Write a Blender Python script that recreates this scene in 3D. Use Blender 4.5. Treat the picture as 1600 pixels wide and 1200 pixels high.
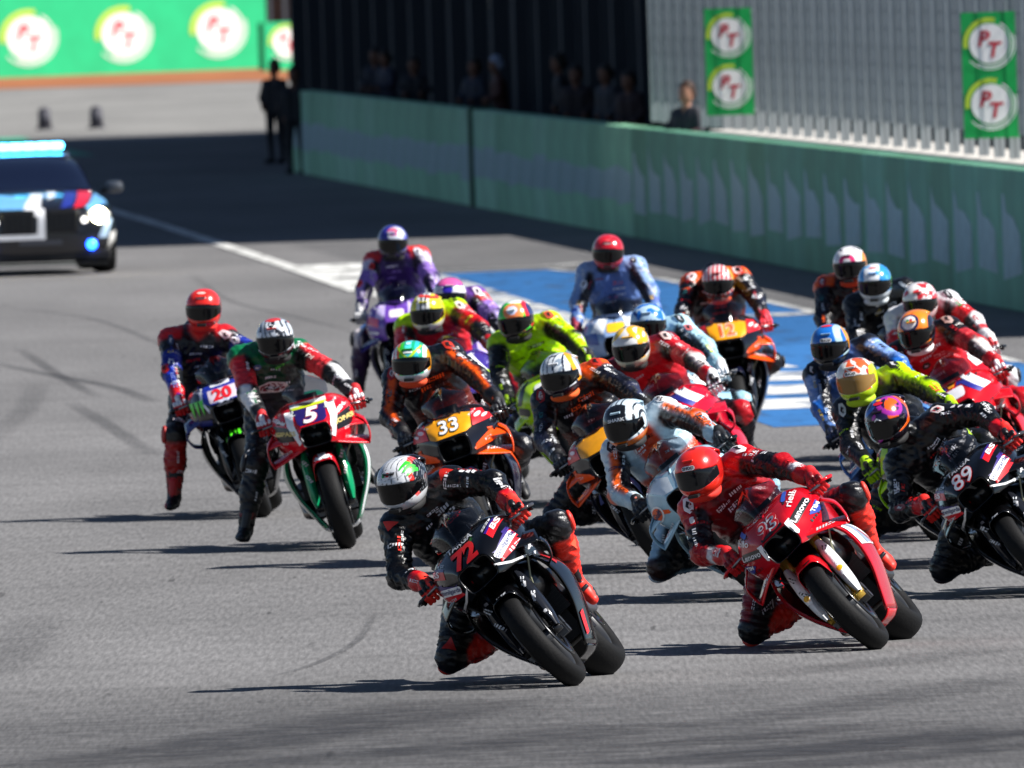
import bpy, bmesh, math, random
import numpy as np
from mathutils import Matrix, Vector
from mathutils.bvhtree import BVHTree

for o in list(bpy.data.objects):
    bpy.data.objects.remove(o, do_unlink=True)
SC = bpy.context.scene
COL = SC.collection
rad = math.radians

# ------------------------------------------------------------------ camera
FPX, PW, PH = 30000.0, 1600.0, 1200.0          # focal length in photo pixels (long telephoto)
CAM_H, PITCH, ROLL = 3.9, math.atan(696.0 / FPX), rad(1.9)
cam_d = bpy.data.cameras.new('camera')
cam = bpy.data.objects.new('camera', cam_d)
COL.objects.link(cam)
cam_d.sensor_width = 36.0
cam_d.lens = 36.0 * FPX / PW
cam_d.clip_start, cam_d.clip_end = 1.0, 4000.0
_fwd = Vector((0, math.cos(PITCH), -math.sin(PITCH)))
_rt = Vector((1, 0, 0)); _up = _rt.cross(_fwd)
_r2 = _rt * math.cos(ROLL) - _up * math.sin(ROLL)
_u2 = _rt * math.sin(ROLL) + _up * math.cos(ROLL)
CM = Matrix((( _r2.x, _u2.x, -_fwd.x, 0), (_r2.y, _u2.y, -_fwd.y, 0), (_r2.z, _u2.z, -_fwd.z, CAM_H), (0, 0, 0, 1)))
cam.matrix_world = CM
SC.camera = cam
cam_d.dof.use_dof = True
cam_d.dof.focus_distance = 104.0
cam_d.dof.aperture_fstop = (cam_d.lens / 1000.0) / 0.060
EYE = Vector((0, 0, CAM_H))

def ray(px, py):
    return (_r2 * ((px - PW / 2) / FPX) - _u2 * ((py - PH / 2) / FPX) + _fwd)
def on_plane_z(px, py, z=0.0):
    r = ray(px, py)
    return EYE + r * ((z - CAM_H) / r.z)
def on_depth(px, py, y):
    r = ray(px, py)
    return EYE + r * (y / r.y)
def project(p):
    v = Vector(p) - EYE
    d = v.dot(_fwd)
    return (PW / 2 + FPX * v.dot(_r2) / d, PH / 2 - FPX * v.dot(_u2) / d)

# ------------------------------------------------------------------ light
SUN_EL, SUN_FRONT = 47.0, 9.0                   # sun to the right, a little on the camera's side
az = rad(SUN_FRONT)
sun_dir = Vector((math.cos(az) * math.cos(rad(SUN_EL)), -math.sin(az) * math.cos(rad(SUN_EL)), math.sin(rad(SUN_EL))))
sl = bpy.data.lights.new('sun', 'SUN'); sl.energy = 5.0; sl.angle = rad(0.5); sl.color = (1.0, 0.965, 0.92)
so = bpy.data.objects.new('sun', sl); COL.objects.link(so)
so.rotation_euler = (-sun_dir).to_track_quat('-Z', 'Y').to_euler()
W = bpy.data.worlds.new('World'); SC.world = W; W.use_nodes = True
wn = W.node_tree.nodes; bg = wn['Background']
sky = wn.new('ShaderNodeTexSky'); sky.sky_type = 'NISHITA'; sky.sun_disc = False
sky.air_density = 0.65; sky.dust_density = 0.2; sky.altitude = 200.0       # clear, dry air: deep shade
sky.sun_elevation = rad(SUN_EL); sky.sun_rotation = math.atan2(sun_dir.x, sun_dir.y)
W.node_tree.links.new(sky.outputs[0], bg.inputs[0]); bg.inputs[1].default_value = 0.05
SC.view_settings.view_transform = 'Standard'; SC.view_settings.look = 'None'
SC.view_settings.exposure = 0.86; SC.view_settings.gamma = 1.0
SC.render.engine = 'CYCLES'
SC.cycles.max_bounces = 6; SC.cycles.transparent_max_bounces = 12
SC.cycles.use_denoising = True

# ------------------------------------------------------------------ helpers
def C(h):
    h = h.lstrip('#')
    v = [int(h[i:i + 2], 16) / 255 for i in (0, 2, 4)]
    return tuple(x / 12.92 if x <= 0.04045 else ((x + 0.055) / 1.055) ** 2.4 for x in v)
_PAL = dict(black='#070709', white='#e6e6e8', red='#d0101c', orange='#f0500a', yellow='#f0b010', fluo='#c8f000', navy='#141c50',
            blue='#1848b8', sky='#7aa8d8', pale='#b8d4e4', purple='#4a2a86', lilac='#9a7ac8', green='#0a7a4c', lime='#5ad42a', grey='#6a6c70',
            silver='#aab0b8', dgrey='#26282c', fred='#f03020', pink='#e85a90', gold='#c8a050', teal='#18a898', maroon='#6a1018', dblue='#1a2a4a')
def col(c):
    if isinstance(c, str):
        return C(_PAL.get(c, c))
    return c

_mats = {}
def mat(name, color=None, rough=0.5, metal=0.0, coat=0.0, spec=0.5, attr=None, bump=None, noise=None, emit=None, wear=0.0):
    key = (name, str(color), rough, metal, coat, attr, str(bump), str(emit))
    if key in _mats:
        return _mats[key]
    m = bpy.data.materials.new(name); m.use_nodes = True
    nt = m.node_tree; b = nt.nodes['Principled BSDF']
    b.inputs['Roughness'].default_value = rough; b.inputs['Metallic'].default_value = metal
    b.inputs['Coat Weight'].default_value = coat; b.inputs['Coat Roughness'].default_value = 0.06
    b.inputs['Specular IOR Level'].default_value = spec
    src = None
    if attr:
        a = nt.nodes.new('ShaderNodeAttribute'); a.attribute_name = attr; src = a.outputs['Color']
    elif color is not None:
        b.inputs['Base Color'].default_value = (*col(color), 1)
    if noise:                                   # (scale, low factor, high factor): soft dirt and fading
        tc = nt.nodes.new('ShaderNodeTexCoord'); n = nt.nodes.new('ShaderNodeTexNoise')
        n.inputs['Scale'].default_value = noise[0]; n.inputs['Detail'].default_value = 6
        nt.links.new(tc.outputs['Object'], n.inputs['Vector'])
        r = nt.nodes.new('ShaderNodeMapRange'); r.inputs['From Min'].default_value = 0.3; r.inputs['From Max'].default_value = 0.7
        r.inputs['To Min'].default_value = noise[1]; r.inputs['To Max'].default_value = noise[2]
        nt.links.new(n.outputs['Fac'], r.inputs['Value'])
        mx = nt.nodes.new('ShaderNodeMix'); mx.data_type = 'RGBA'; mx.blend_type = 'MULTIPLY'; mx.inputs[0].default_value = 1
        if src is not None:
            nt.links.new(src, mx.inputs[6])
        else:
            mx.inputs[6].default_value = (*col(color), 1)
        nt.links.new(r.outputs[0], mx.inputs[7]); src = mx.outputs[2]
    if src is not None:
        nt.links.new(src, b.inputs['Base Color'])
    if bump:                                    # list of (scale, strength)
        prev = None
        tc = nt.nodes.new('ShaderNodeTexCoord')
        for sc_, st in bump:
            n = nt.nodes.new('ShaderNodeTexNoise'); n.inputs['Scale'].default_value = sc_; n.inputs['Detail'].default_value = 4
            nt.links.new(tc.outputs['Object'], n.inputs['Vector'])
            bp = nt.nodes.new('ShaderNodeBump'); bp.inputs['Strength'].default_value = st; bp.inputs['Distance'].default_value = 0.02
            nt.links.new(n.outputs['Fac'], bp.inputs['Height'])
            if prev: nt.links.new(prev, bp.inputs['Normal'])
            prev = bp.outputs[0]
        nt.links.new(prev, b.inputs['Normal'])
    if emit:
        b.inputs['Emission Color'].default_value = (*col(emit[0]), 1); b.inputs['Emission Strength'].default_value = emit[1]
    _mats[key] = m
    return m

def paint(c):      return mat('paint', c, 0.16, 0, 0.25, spec=0.3, noise=(9.0, 0.88, 1.05))
def matte(c, r=0.55): return mat('matte', c, r)
M_RUB = mat('slick_rubber', '#09090a', 0.72, spec=0.22, bump=[(60, 0.12)], noise=(5, 0.75, 1.25))
M_CARB = mat('carbon', '#0b0b0d', 0.28, 0, 0.5)
M_DARK = mat('dark_metal', '#0a0a0c', 0.5, 0.3)
M_STEEL = mat('steel', '#8a8c90', 0.3, 1.0)
M_ALLOY = mat('alloy', '#3a3c40', 0.35, 0.9)
M_SUIT = mat('leather', None, 0.31, spec=0.42, attr='Col', bump=[(20, 0.30), (55, 0.16), (160, 0.10)], noise=(14, 0.8, 1.1))
M_SHELL = mat('helmet_shell', None, 0.25, coat=0.6, attr='Col')
M_SKIN = mat('cloth_and_skin', None, 0.7, attr='Col', bump=[(30, 0.3)])
def visor_mat(c): return mat('visor', c, 0.10, 0.0, 0.0, 0.35)

def mesh(name, v, f, smooth=True, mi=None, cols=None):
    me = bpy.data.meshes.new(name)
    v = np.asarray(v, dtype=np.float32)
    if isinstance(f, np.ndarray):
        k = f.shape[1]
        me.vertices.add(len(v)); me.vertices.foreach_set('co', v.ravel())
        me.loops.add(f.size); me.loops.foreach_set('vertex_index', f.astype(np.int32).ravel())
        me.polygons.add(len(f)); me.polygons.foreach_set('loop_start', np.arange(0, f.size, k, dtype=np.int32))
        me.update(calc_edges=True); me.validate()
    else:
        me.from_pydata([tuple(map(float, p)) for p in v], [], [tuple(int(i) for i in q) for q in f])
    me.polygons.foreach_set('use_smooth', [smooth] * len(me.polygons))
    if mi is not None:
        me.polygons.foreach_set('material_index', np.asarray(mi, dtype=np.int32))
    if cols is not None:
        a = me.attributes.new('Col', 'FLOAT_COLOR', 'POINT')
        cc = np.ones((len(v), 4), dtype=np.float32); cc[:, :3] = cols
        a.data.foreach_set('color', cc.ravel())
    me.update()
    return me

def obj(name, me, parent=None, mats=(), loc=None, mw=None, bevel=0, solid=0):
    o = bpy.data.objects.new(name, me)
    COL.objects.link(o)
    if parent is not None: o.parent = parent
    if mw is not None: o.matrix_local = mw
    if loc is not None: o.location = loc
    if mats is not None and not isinstance(mats, (list, tuple)): mats = [mats]
    for i, m in enumerate(mats or ()):
        if len(me.materials) <= i: me.materials.append(m)
        o.material_slots[i].link = 'OBJECT'; o.material_slots[i].material = m
    if bevel:
        b = o.modifiers.new('bevel', 'BEVEL'); b.width = bevel; b.segments = 2
    if solid:
        s = o.modifiers.new('thickness', 'SOLIDIFY'); s.thickness = solid; s.offset = -1
    return o

def empty(name, mw, label=None, cat=None, group=None):
    e = bpy.data.objects.new(name, None); COL.objects.link(e); e.matrix_world = mw; e.empty_display_size = 0.1
    return tag(e, label, cat, group)
def tag(o, label=None, cat=None, group=None, kind=None):
    for k, v in (('label', label), ('category', cat), ('group', group), ('kind', kind)):
        if v: o[k] = v
    return o

def box(x0, x1, y0, y1, z0, z1):
    v = [(x, y, z) for x in (x0, x1) for y in (y0, y1) for z in (z0, z1)]
    f = [(0, 1, 3, 2), (4, 6, 7, 5), (0, 4, 5, 1), (2, 3, 7, 6), (0, 2, 6, 4), (1, 5, 7, 3)]
    return v, f
def join(parts):
    V, F = [], []
    for v, f in parts:
        n = len(V); V += [tuple(p) for p in v]; F += [tuple(i + n for i in q) for q in f]
    return V, F
def bar(a, b, r0, r1=None, n=10, ys=1.0, cap=True):
    """A tapered round bar from a to b."""
    a, b = Vector(a), Vector(b); r1 = r0 if r1 is None else r1
    d = (b - a).normalized(); u = d.orthogonal().normalized(); w = d.cross(u)
    V = []
    for p, r in ((a, r0), (b, r1)):
        for i in range(n):
            t = 2 * math.pi * i / n
            V.append(tuple(p + u * (r * math.cos(t)) + w * (r * math.sin(t) * ys)))
    F = [(i, (i + 1) % n, n + (i + 1) % n, n + i) for i in range(n)]
    if cap: F += [tuple(range(n - 1, -1, -1)), tuple(range(n, 2 * n))]
    return V, F
def tube(pts, r, n=8):
    pts = [Vector(p) for p in pts]; V, F = [], []
    rs = r if isinstance(r, (list, tuple)) else [r] * len(pts)
    u = None
    for i, p in enumerate(pts):
        d = (pts[min(i + 1, len(pts) - 1)] - pts[max(i - 1, 0)]).normalized()
        u = d.orthogonal().normalized() if u is None else (u - d * u.dot(d)).normalized()
        w = d.cross(u)
        V += [tuple(p + u * (rs[i] * math.cos(2 * math.pi * k / n)) + w * (rs[i] * math.sin(2 * math.pi * k / n))) for k in range(n)]
    for i in range(len(pts) - 1):
        F += [(i * n + k, i * n + (k + 1) % n, (i + 1) * n + (k + 1) % n, (i + 1) * n + k) for k in range(n)]
    F += [tuple(range(n - 1, -1, -1)), tuple(range((len(pts) - 1) * n, len(pts) * n))]
    return V, F
def crs(P, n):
    """Catmull-Rom resampling along axis 0 to n samples."""
    P = np.asarray(P, float); m = len(P)
    Q = np.concatenate([[2 * P[0] - P[1]], P, [2 * P[-1] - P[-2]]])
    t = np.linspace(0, m - 1, n); i = np.minimum(t.astype(int), m - 2); u = (t - i).reshape((-1,) + (1,) * (P.ndim - 1))
    p0, p1, p2, p3 = Q[i], Q[i + 1], Q[i + 2], Q[i + 3]
    return 0.5 * ((2 * p1) + (p2 - p0) * u + (2 * p0 - 5 * p1 + 4 * p2 - p3) * u ** 2 + (3 * p1 - p0 - 3 * p2 + p3) * u ** 3)
def gridf(N, Mm, cu=False, cv=False):
    F = []
    for i in range(N if cu else N - 1):
        for j in range(Mm if cv else Mm - 1):
            a, b = i * Mm + j, i * Mm + (j + 1) % Mm
            c, d = ((i + 1) % N) * Mm + (j + 1) % Mm, ((i + 1) % N) * Mm + j
            F.append((a, b, c, d))
    return F
def loft(sections, N, Mm, mirror=False):
    """sections [n][m][3] -> smooth surface; mirror: the sections are half profiles from the centre line (y=0) outwards."""
    P = crs(np.asarray(sections, float), N)
    P = np.swapaxes(crs(np.swapaxes(P, 0, 1), Mm), 0, 1)
    if mirror:
        L = P[:, ::-1].copy(); L[:, :, 1] *= -1
        P = np.concatenate([L, P], axis=1)
    return P.reshape(-1, 3), gridf(P.shape[0], P.shape[1])
def tloft(secs, N=24, K=20, e=2.5, caps=True):
    """Closed tube of super-ellipse sections (x, zc, half width, half height)."""
    S = crs(np.asarray(secs, float), N); V = []
    for x, zc, hw, hh in S:
        for k in range(K):
            t = 2 * math.pi * k / K; c, s = math.cos(t), math.sin(t)
            V.append((x, hw * math.copysign(abs(c) ** (2 / e), c), zc + hh * math.copysign(abs(s) ** (2 / e), s)))
    F = gridf(N, K, cv=True)
    if caps: F += [tuple(range(K)), tuple(range((N - 1) * K, N * K))[::-1]]
    return V, F
def revolve(profile, n=48, axis='y', closed=True):
    """profile [(y, r)] turned about the y axis."""
    V = []
    for i in range(n):
        t = 2 * math.pi * i / n
        V += [(r * math.cos(t), y, r * math.sin(t)) for y, r in profile]
    return V, gridf(n, len(profile), cu=True, cv=closed)
def shift(vf, d):
    v, f = vf
    return [(p[0] + d[0], p[1] + d[1], p[2] + d[2]) for p in v], f
def mir(vf):
    v, f = vf
    return [(p[0], -p[1], p[2]) for p in v], [tuple(reversed(q)) for q in f]
def fixn(me):
    bm = bmesh.new(); bm.from_mesh(me); bmesh.ops.recalc_face_normals(bm, faces=bm.faces); bm.to_mesh(me); bm.free(); return me
def M(name, vf, smooth=True, fix=True):
    me = mesh(name, vf[0], vf[1], smooth)
    return fixn(me) if fix else me

# ------------------------------------------------------------------ implicit bodies
class Body:
    """Smooth union of tapered capsules, meshed with surface nets: one continuous surface."""
    def __init__(s, h): s.h = h; s.p = []
    def cap(s, zone, a, b, ra, rb=None, k=0.02, sq=None):
        s.p.append((zone, np.array(a, float), np.array(b, float), ra, ra if rb is None else rb, k, sq)); return s
    @staticmethod
    def dist(pr, X):
        _, a, b, ra, rb, k, sq = pr
        ba = b - a; pa = X - a
        L = max(float(ba @ ba), 1e-9)
        t = np.clip((pa @ ba) / L, 0, 1)
        q = pa - t[..., None] * ba
        if sq is not None:                     # squash along a direction: flattened sections
            n, f = sq
            q = q + (q @ n)[..., None] * n * (f - 1)
        return np.sqrt((q * q).sum(-1)) - (ra + (rb - ra) * t), t
    def build(s, wrinkle=0.0, cut=None):
        h = s.h; pad = 0.05
        lo = np.min([np.minimum(p[1], p[2]) - max(p[3], p[4]) for p in s.p], axis=0) - pad
        hi = np.max([np.maximum(p[1], p[2]) + max(p[3], p[4]) for p in s.p], axis=0) + pad
        n = np.ceil((hi - lo) / h).astype(int) + 1
        G = np.full(n, 0.5, dtype=np.float64)
        ax = [lo[i] + h * np.arange(n[i]) for i in range(3)]
        for pr in s.p:
            r = max(pr[3], pr[4]) + pad
            l = np.minimum(pr[1], pr[2]) - r; u = np.maximum(pr[1], pr[2]) + r
            i0 = np.clip(((l - lo) / h).astype(int), 0, n); i1 = np.clip(((u - lo) / h).astype(int) + 2, 0, n)
            sl_ = tuple(slice(a, b) for a, b in zip(i0, i1))
            X = np.stack(np.meshgrid(*[ax[i][sl_[i]] for i in range(3)], indexing='ij'), -1)
            d, _ = s.dist(pr, X)
            g = G[sl_]; k = pr[5]
            hh = np.clip(0.5 + 0.5 * (g - d) / k, 0, 1)
            G[sl_] = g * (1 - hh) + d * hh - k * hh * (1 - hh)
        if wrinkle or cut is not None:
            X = np.stack(np.meshgrid(*ax, indexing='ij'), -1)
            if wrinkle:
                G += wrinkle * (np.sin(X[..., 0] * 61 + 2 * np.sin(X[..., 2] * 37)) * np.sin(X[..., 2] * 83 + X[..., 1] * 47)
                                + 0.6 * np.sin(X[..., 1] * 131 + X[..., 2] * 70))
            if cut is not None: G = np.maximum(G, cut(X))
        V, F = surfnet(G, lo, h)
        Z = np.stack([s.dist(pr, V) [0] for pr in s.p], 0); T = np.stack([s.dist(pr, V)[1] for pr in s.p], 0)
        zi = Z.argmin(0)
        s.V, s.F, s.zi, s.t = V, F, zi, T[zi, np.arange(len(V))]
        gz = np.zeros((len(V), 3))
        a, b, c, d = (V[F[:, i]] for i in range(4))
        fn = np.cross(c - a, d - b)
        for i in range(4): np.add.at(gz, F[:, i], fn)
        s.N = gz / np.maximum(np.linalg.norm(gz, axis=1, keepdims=True), 1e-12)
        s.zone = np.array([p[0] for p in s.p])[zi]
        A_ = np.array([p[1] for p in s.p])[zi]; B_ = np.array([p[2] for p in s.p])[zi]
        q = V - (A_ + s.t[:, None] * (B_ - A_)); s.Q = q / np.maximum(np.linalg.norm(q, axis=1, keepdims=True), 1e-9)
        return s

def surfnet(G, lo, h):
    nx, ny, nz = G.shape
    S = G < 0
    cnt = np.zeros((nx - 1, ny - 1, nz - 1), int)
    off = [(i, j, k) for i in (0, 1) for j in (0, 1) for k in (0, 1)]
    for i, j, k in off: cnt += S[i:nx - 1 + i, j:ny - 1 + j, k:nz - 1 + k]
    act = (cnt > 0) & (cnt < 8)
    I = np.argwhere(act)
    idx = -np.ones(act.shape, int); idx[act] = np.arange(len(I))
    vals = {o_: G[I[:, 0] + o_[0], I[:, 1] + o_[1], I[:, 2] + o_[2]] for o_ in off}
    acc = np.zeros((len(I), 3)); num = np.zeros(len(I))
    for a in off:
        for d in range(3):
            if a[d] == 0:
                b = list(a); b[d] = 1; b = tuple(b)
                va, vb = vals[a], vals[b]; m = (va < 0) != (vb < 0)
                t = np.where(m, va / np.where(m, va - vb, 1), 0)
                p = np.array(a, float)[None] + np.zeros((len(I), 3)); p[:, d] = t
                acc[m] += p[m]; num[m] += 1
    V = (I + acc / num[:, None]) * h + lo
    F = []
    for d in range(3):
        u, v = (d + 1) % 3, (d + 2) % 3
        s0 = [slice(None)] * 3; s1 = [slice(None)] * 3
        s0[d] = slice(0, -1); s1[d] = slice(1, None)
        A, B = S[tuple(s0)], S[tuple(s1)]
        E = np.argwhere(A != B)
        ok = (E[:, u] > 0) & (E[:, v] > 0) & (E[:, u] < G.shape[u] - 1) & (E[:, v] < G.shape[v] - 1)
        E = E[ok]
        q = []
        for du, dv in ((-1, -1), (0, -1), (0, 0), (-1, 0)):
            e = E.copy(); e[:, u] += du; e[:, v] += dv
            q.append(idx[e[:, 0], e[:, 1], e[:, 2]])
        q = np.stack(q, 1)
        flip = ~A[E[:, 0], E[:, 1], E[:, 2]]
        q[flip] = q[flip][:, ::-1]
        F.append(q)
    return V, np.concatenate(F)

# ------------------------------------------------------------------ flat print (lettering and panels) laid onto surfaces
_txt = {}
def text2d(s, bold=0.0, shear=0.0):
    key = (s, bold, shear)
    if key not in _txt:
        cu = bpy.data.curves.new('t', 'FONT'); cu.body = s; cu.offset = bold; cu.shear = shear; cu.resolution_u = 3
        cu.align_x = 'CENTER'; cu.align_y = 'CENTER'
        o = bpy.data.objects.new('t', cu); COL.objects.link(o)
        me = bpy.data.meshes.new_from_object(o.evaluated_get(bpy.context.evaluated_depsgraph_get()))
        bm = bmesh.new(); bm.from_mesh(me); bmesh.ops.triangulate(bm, faces=bm.faces)
        V = np.array([tuple(v.co) for v in bm.verts])[:, :2]; F = [tuple(v.index for v in f.verts) for f in bm.faces]
        bm.free(); bpy.data.objects.remove(o); bpy.data.curves.remove(cu); bpy.data.meshes.remove(me)
        V = V - (V.max(0) + V.min(0)) / 2
        _txt[key] = (V / max(V[:, 1].max() - V[:, 1].min(), 1e-6), F)      # height 1
    return _txt[key]
def subdiv2d(V, F, maxlen):
    bm = bmesh.new(); vs = [bm.verts.new((p[0], p[1], 0)) for p in V]
    for f in F:
        try: bm.faces.new([vs[i] for i in f])
        except ValueError: pass
    bmesh.ops.triangulate(bm, faces=bm.faces)
    for _ in range(5):
        es = [e for e in bm.edges if e.calc_length() > maxlen]
        if not es: break
        bmesh.ops.subdivide_edges(bm, edges=es, cuts=1)
        bmesh.ops.triangulate(bm, faces=bm.faces)
    bm.verts.index_update()
    V = np.array([(v.co.x, v.co.y) for v in bm.verts]); F = [tuple(v.index for v in f.verts) for f in bm.faces]
    bm.free(); return V, F
def rrect(w, h, r=None, n=4):
    r = min(w, h) * 0.3 if r is None else min(r, w / 2, h / 2)
    P = []
    for cx, cy, a0 in ((w / 2 - r, h / 2 - r, 0), (-w / 2 + r, h / 2 - r, 90), (-w / 2 + r, -h / 2 + r, 180), (w / 2 - r, -h / 2 + r, 270)):
        P += [(cx + r * math.cos(rad(a0 + 90 * i / n)), cy + r * math.sin(rad(a0 + 90 * i / n))) for i in range(n + 1)]
    return P
def disc(r, n=20, sy=1.0): return [(r * math.cos(2 * math.pi * i / n), r * sy * math.sin(2 * math.pi * i / n)) for i in range(n)]
def shape2d(sh):
    """('text', s, height[, bold, shear]) / ('poly', pts) -> V, F"""
    if sh[0] == 'text':
        V, F = text2d(sh[1], sh[3] if len(sh) > 3 else 0.012, sh[4] if len(sh) > 4 else 0.0)
        V = V * sh[2]
        if len(sh) > 5:                        # stretched lettering
            V = V * np.array([sh[5], 1.0])
        return V, F
    if sh[0] == 'multi':
        V, F = [], []
        for q in sh[1]: F.append(tuple(range(len(V), len(V) + len(q)))); V += list(q)
        return np.array(V, float), F
    P = sh[1]
    return np.array(P, float), [tuple(range(len(P)))]
def strokes(w, h, rs):
    """A wordmark too small to read: a row of uneven slanted strokes."""
    out, x = [], -w / 2
    while x < w / 2 - .005:
        w_ = rs.uniform(.008, .017) * max(1, h / .03); hh = h / 2 * rs.uniform(.65, 1.0); sk = h * .15
        if rs.random() < .35: out += [[(x, -hh), (x + w_, -hh), (x + w_, -hh * .4), (x, -hh * .4)], [(x + sk, hh * .4), (x + w_ + sk, hh * .4), (x + w_ + sk, hh), (x + sk, hh)]]
        else: out.append([(x, -hh), (x + w_ * .75, -hh), (x + w_ * .75 + sk, hh), (x + sk, hh)])
        x += w_ + rs.uniform(.002, .005)
    return ('multi', out)
def decal(name, bvh, sh, origin, u, v, color, parent, off=0.002, maxlen=0.025, depth=0.12, rough=0.35, m=None):
    """Lay a flat print onto a surface by casting along -n (n = u x v) from origin."""
    V, F = shape2d(sh); V, F = subdiv2d(V, F, maxlen)
    u, v = Vector(u).normalized(), Vector(v).normalized(); n = u.cross(v).normalized()
    hits = []
    for a, b in V:
        p = Vector(origin) + u * a + v * b
        loc, nn, _, d = bvh.ray_cast(p, -n, 3.0)
        hits.append((p, loc, nn, d))
    ds = sorted(h[3] for h in hits if h[1] is not None)
    if not ds: return None
    med = ds[len(ds) // 2]
    out = []
    for p, loc, nn, d in hits:
        if loc is None or abs(d - med) > depth:
            loc = p - n * med
            l2, n2, _, dd = bvh.find_nearest(loc)
            loc, nn = l2, n2
        if nn.dot(n) < 0: nn = -nn
        out.append(tuple(loc + (nn * 0.6 + n * 0.4) * off))
    me = mesh(name, out, F, True)
    return obj(name, me, parent, [m or mat('print', color, rough, noise=(20, 0.9, 1.05))])
# ------------------------------------------------------------------ racing motorcycle (x forward, y to the rider's left, z up; origin on the ground)
FA, RA = Vector((0.70, 0, 0.30)), Vector((-0.70, 0, 0.335))
def tyre_profile(R, w, rim):
    P = [(-w * 0.82, rim), (-w * 0.97, rim + (R - rim) * 0.35)]
    for i in range(13):
        a = math.pi * (1 - i / 12)
        P.append((w * math.cos(a), R - (R - rim) * 0.52 * (1 - math.sin(a) ** 0.9)))
    P += [(w * 0.97, rim + (R - rim) * 0.35), (w * 0.82, rim)]
    return P
def wheel_rim(rim, w, hub):
    a = revolve([(-w, rim + 0.004), (-w * 0.9, rim - 0.012), (-w * 0.3, rim - 0.03), (w * 0.3, rim - 0.03), (w * 0.9, rim - 0.012), (w, rim + 0.004)], 40)
    parts = [a, bar((0, -hub, 0), (0, hub, 0), 0.035, n=14)]
    for k in range(7):
        t = 2 * math.pi * k / 7
        d = Vector((math.cos(t), 0, math.sin(t))); e = Vector((-math.sin(t), 0, math.cos(t)))
        parts.append(bar(d * 0.03 + e * 0.01, d * (rim - 0.02) - e * 0.02, 0.012, 0.010, 6))
    return join(parts)
ME = {}
def S(name, vf, smooth=True, at=None):
    ME[name] = M(name, shift(vf, at) if at is not None else vf, smooth); return ME[name]
S('front_tyre', revolve(tyre_profile(0.302, 0.062, 0.212), 64), at=FA)
S('rear_tyre', revolve(tyre_profile(0.335, 0.102, 0.212), 64), at=RA)
S('front_rim', wheel_rim(0.212, 0.045, 0.06), at=FA)
S('rear_rim', wheel_rim(0.212, 0.08, 0.1), at=RA)
def ring(r0, r1, y, th): return revolve([(y - th, r0), (y + th, r0), (y + th, r1), (y - th, r1)], 40)
S('brake_disc_l', ring(0.09, 0.165, 0.077, 0.004), at=FA)
S('brake_disc_r', ring(0.09, 0.165, -0.077, 0.004), at=FA)
S('rear_disc', ring(0.05, 0.11, 0.115, 0.003), at=RA)
# nose fairing
NOSE = [
    (0.865, [(0, .838), (.045, .838), (.086, .832), (.104, .790), (.100, .730), (.082, .698)]),
    (0.81, [(0, .882), (.055, .880), (.108, .868), (.138, .808), (.134, .735), (.108, .690)]),
    (0.71, [(0, .938), (.08, .934), (.155, .912), (.198, .838), (.198, .745), (.160, .685)]),
    (0.59, [(0, .985), (.10, .980), (.195, .945), (.250, .855), (.250, .752), (.210, .680)]),
    (0.45, [(.130, 1.000), (.178, .985), (.240, .940), (.276, .860), (.270, .760), (.235, .660)]),
    (0.30, [(.170, .965), (.205, .955), (.252, .920), (.275, .850), (.265, .750), (.240, .640)]),
    (0.12, [(.190, .895), (.208, .888), (.238, .868), (.255, .820), (.250, .740), (.235, .640)]),
]
S('nose', loft([[(x, y, z) for y, z in pts] for x, pts in NOSE], 44, 26, mirror=True))
# intake tunnel: rim runs back into the dark
_rim = [(0, .831), (.080, .826), (.097, .788), (.093, .733), (.076, .705), (0, .700)]
_tun = []
for x, s_ in ((0.872, 1.03), (0.868, 0.98), (0.84, 0.93), (0.74, 0.80), (0.66, 0.6)):
    _tun.append([(x, y * s_, .766 + (z - .766) * s_) for y, z in _rim])
_v, _f = loft(_tun, 10, 16, mirror=True)
S('intake', (_v, _f + [tuple(range(9 * 32, 10 * 32))]))
# windscreen
_ws = []
for j in range(9):
    v = j / 8; row = []
    for i in range(6):
        u = i / 5
        bx, bz, by = 0.668 - 0.21 * u ** 2, 0.958 + 0.05 * u, 0.145 * u
        tx, tz, ty = 0.40 - 0.05 * u ** 2, 1.155 - 0.055 * u ** 2, 0.108 * u
        bul = 0.035 * math.sin(math.pi * v)
        row.append((bx + (tx - bx) * v + bul * (1 - u * 0.4), by + (ty - by) * v + bul * 0.5 * u, bz + (tz - bz) * v + bul * 0.8))
    _ws.append(row)
S('screen', loft(_ws, 16, 12, mirror=True))
# side fairings
def side_fairing():
    L = [(.50, .236, .672), (.45, .262, .60), (.40, .262, .50), (.345, .228, .38), (.305, .168, .26), (.285, .115, .155)]
    Mi = [(.22, .240, .665), (.20, .278, .60), (.16, .285, .50), (.12, .248, .38), (.09, .185, .25), (.08, .120, .135)]
    T = [(.02, .225, .70), (-.01, .235, .60), (-.04, .235, .50), (-.10, .205, .38), (-.16, .155, .26), (-.20, .10, .15)]
    L0 = [(x + .012, y - .02, z) for x, y, z in L]
    return loft([L0, L, Mi, T], 22, 22)
S('side_l', side_fairing()); S('side_r', mir(side_fairing()))
S('belly', loft([[(.285 - .01 * 0, 0, .125), (.285, .07, .128), (.285, .115, .155)], [(.08, 0, .105), (.08, .08, .11), (.08, .12, .135)], [(-.20, 0, .12), (-.20, .05, .125), (-.20, .10, .15)]], 12, 6, mirror=True))
S('radiator', join([box(.30, .345, -.19, .19, .36, .67)] + [box(.345, .350, -.185, .185, .37 + .02 * i, .378 + .02 * i) for i in range(15)]), False)
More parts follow.
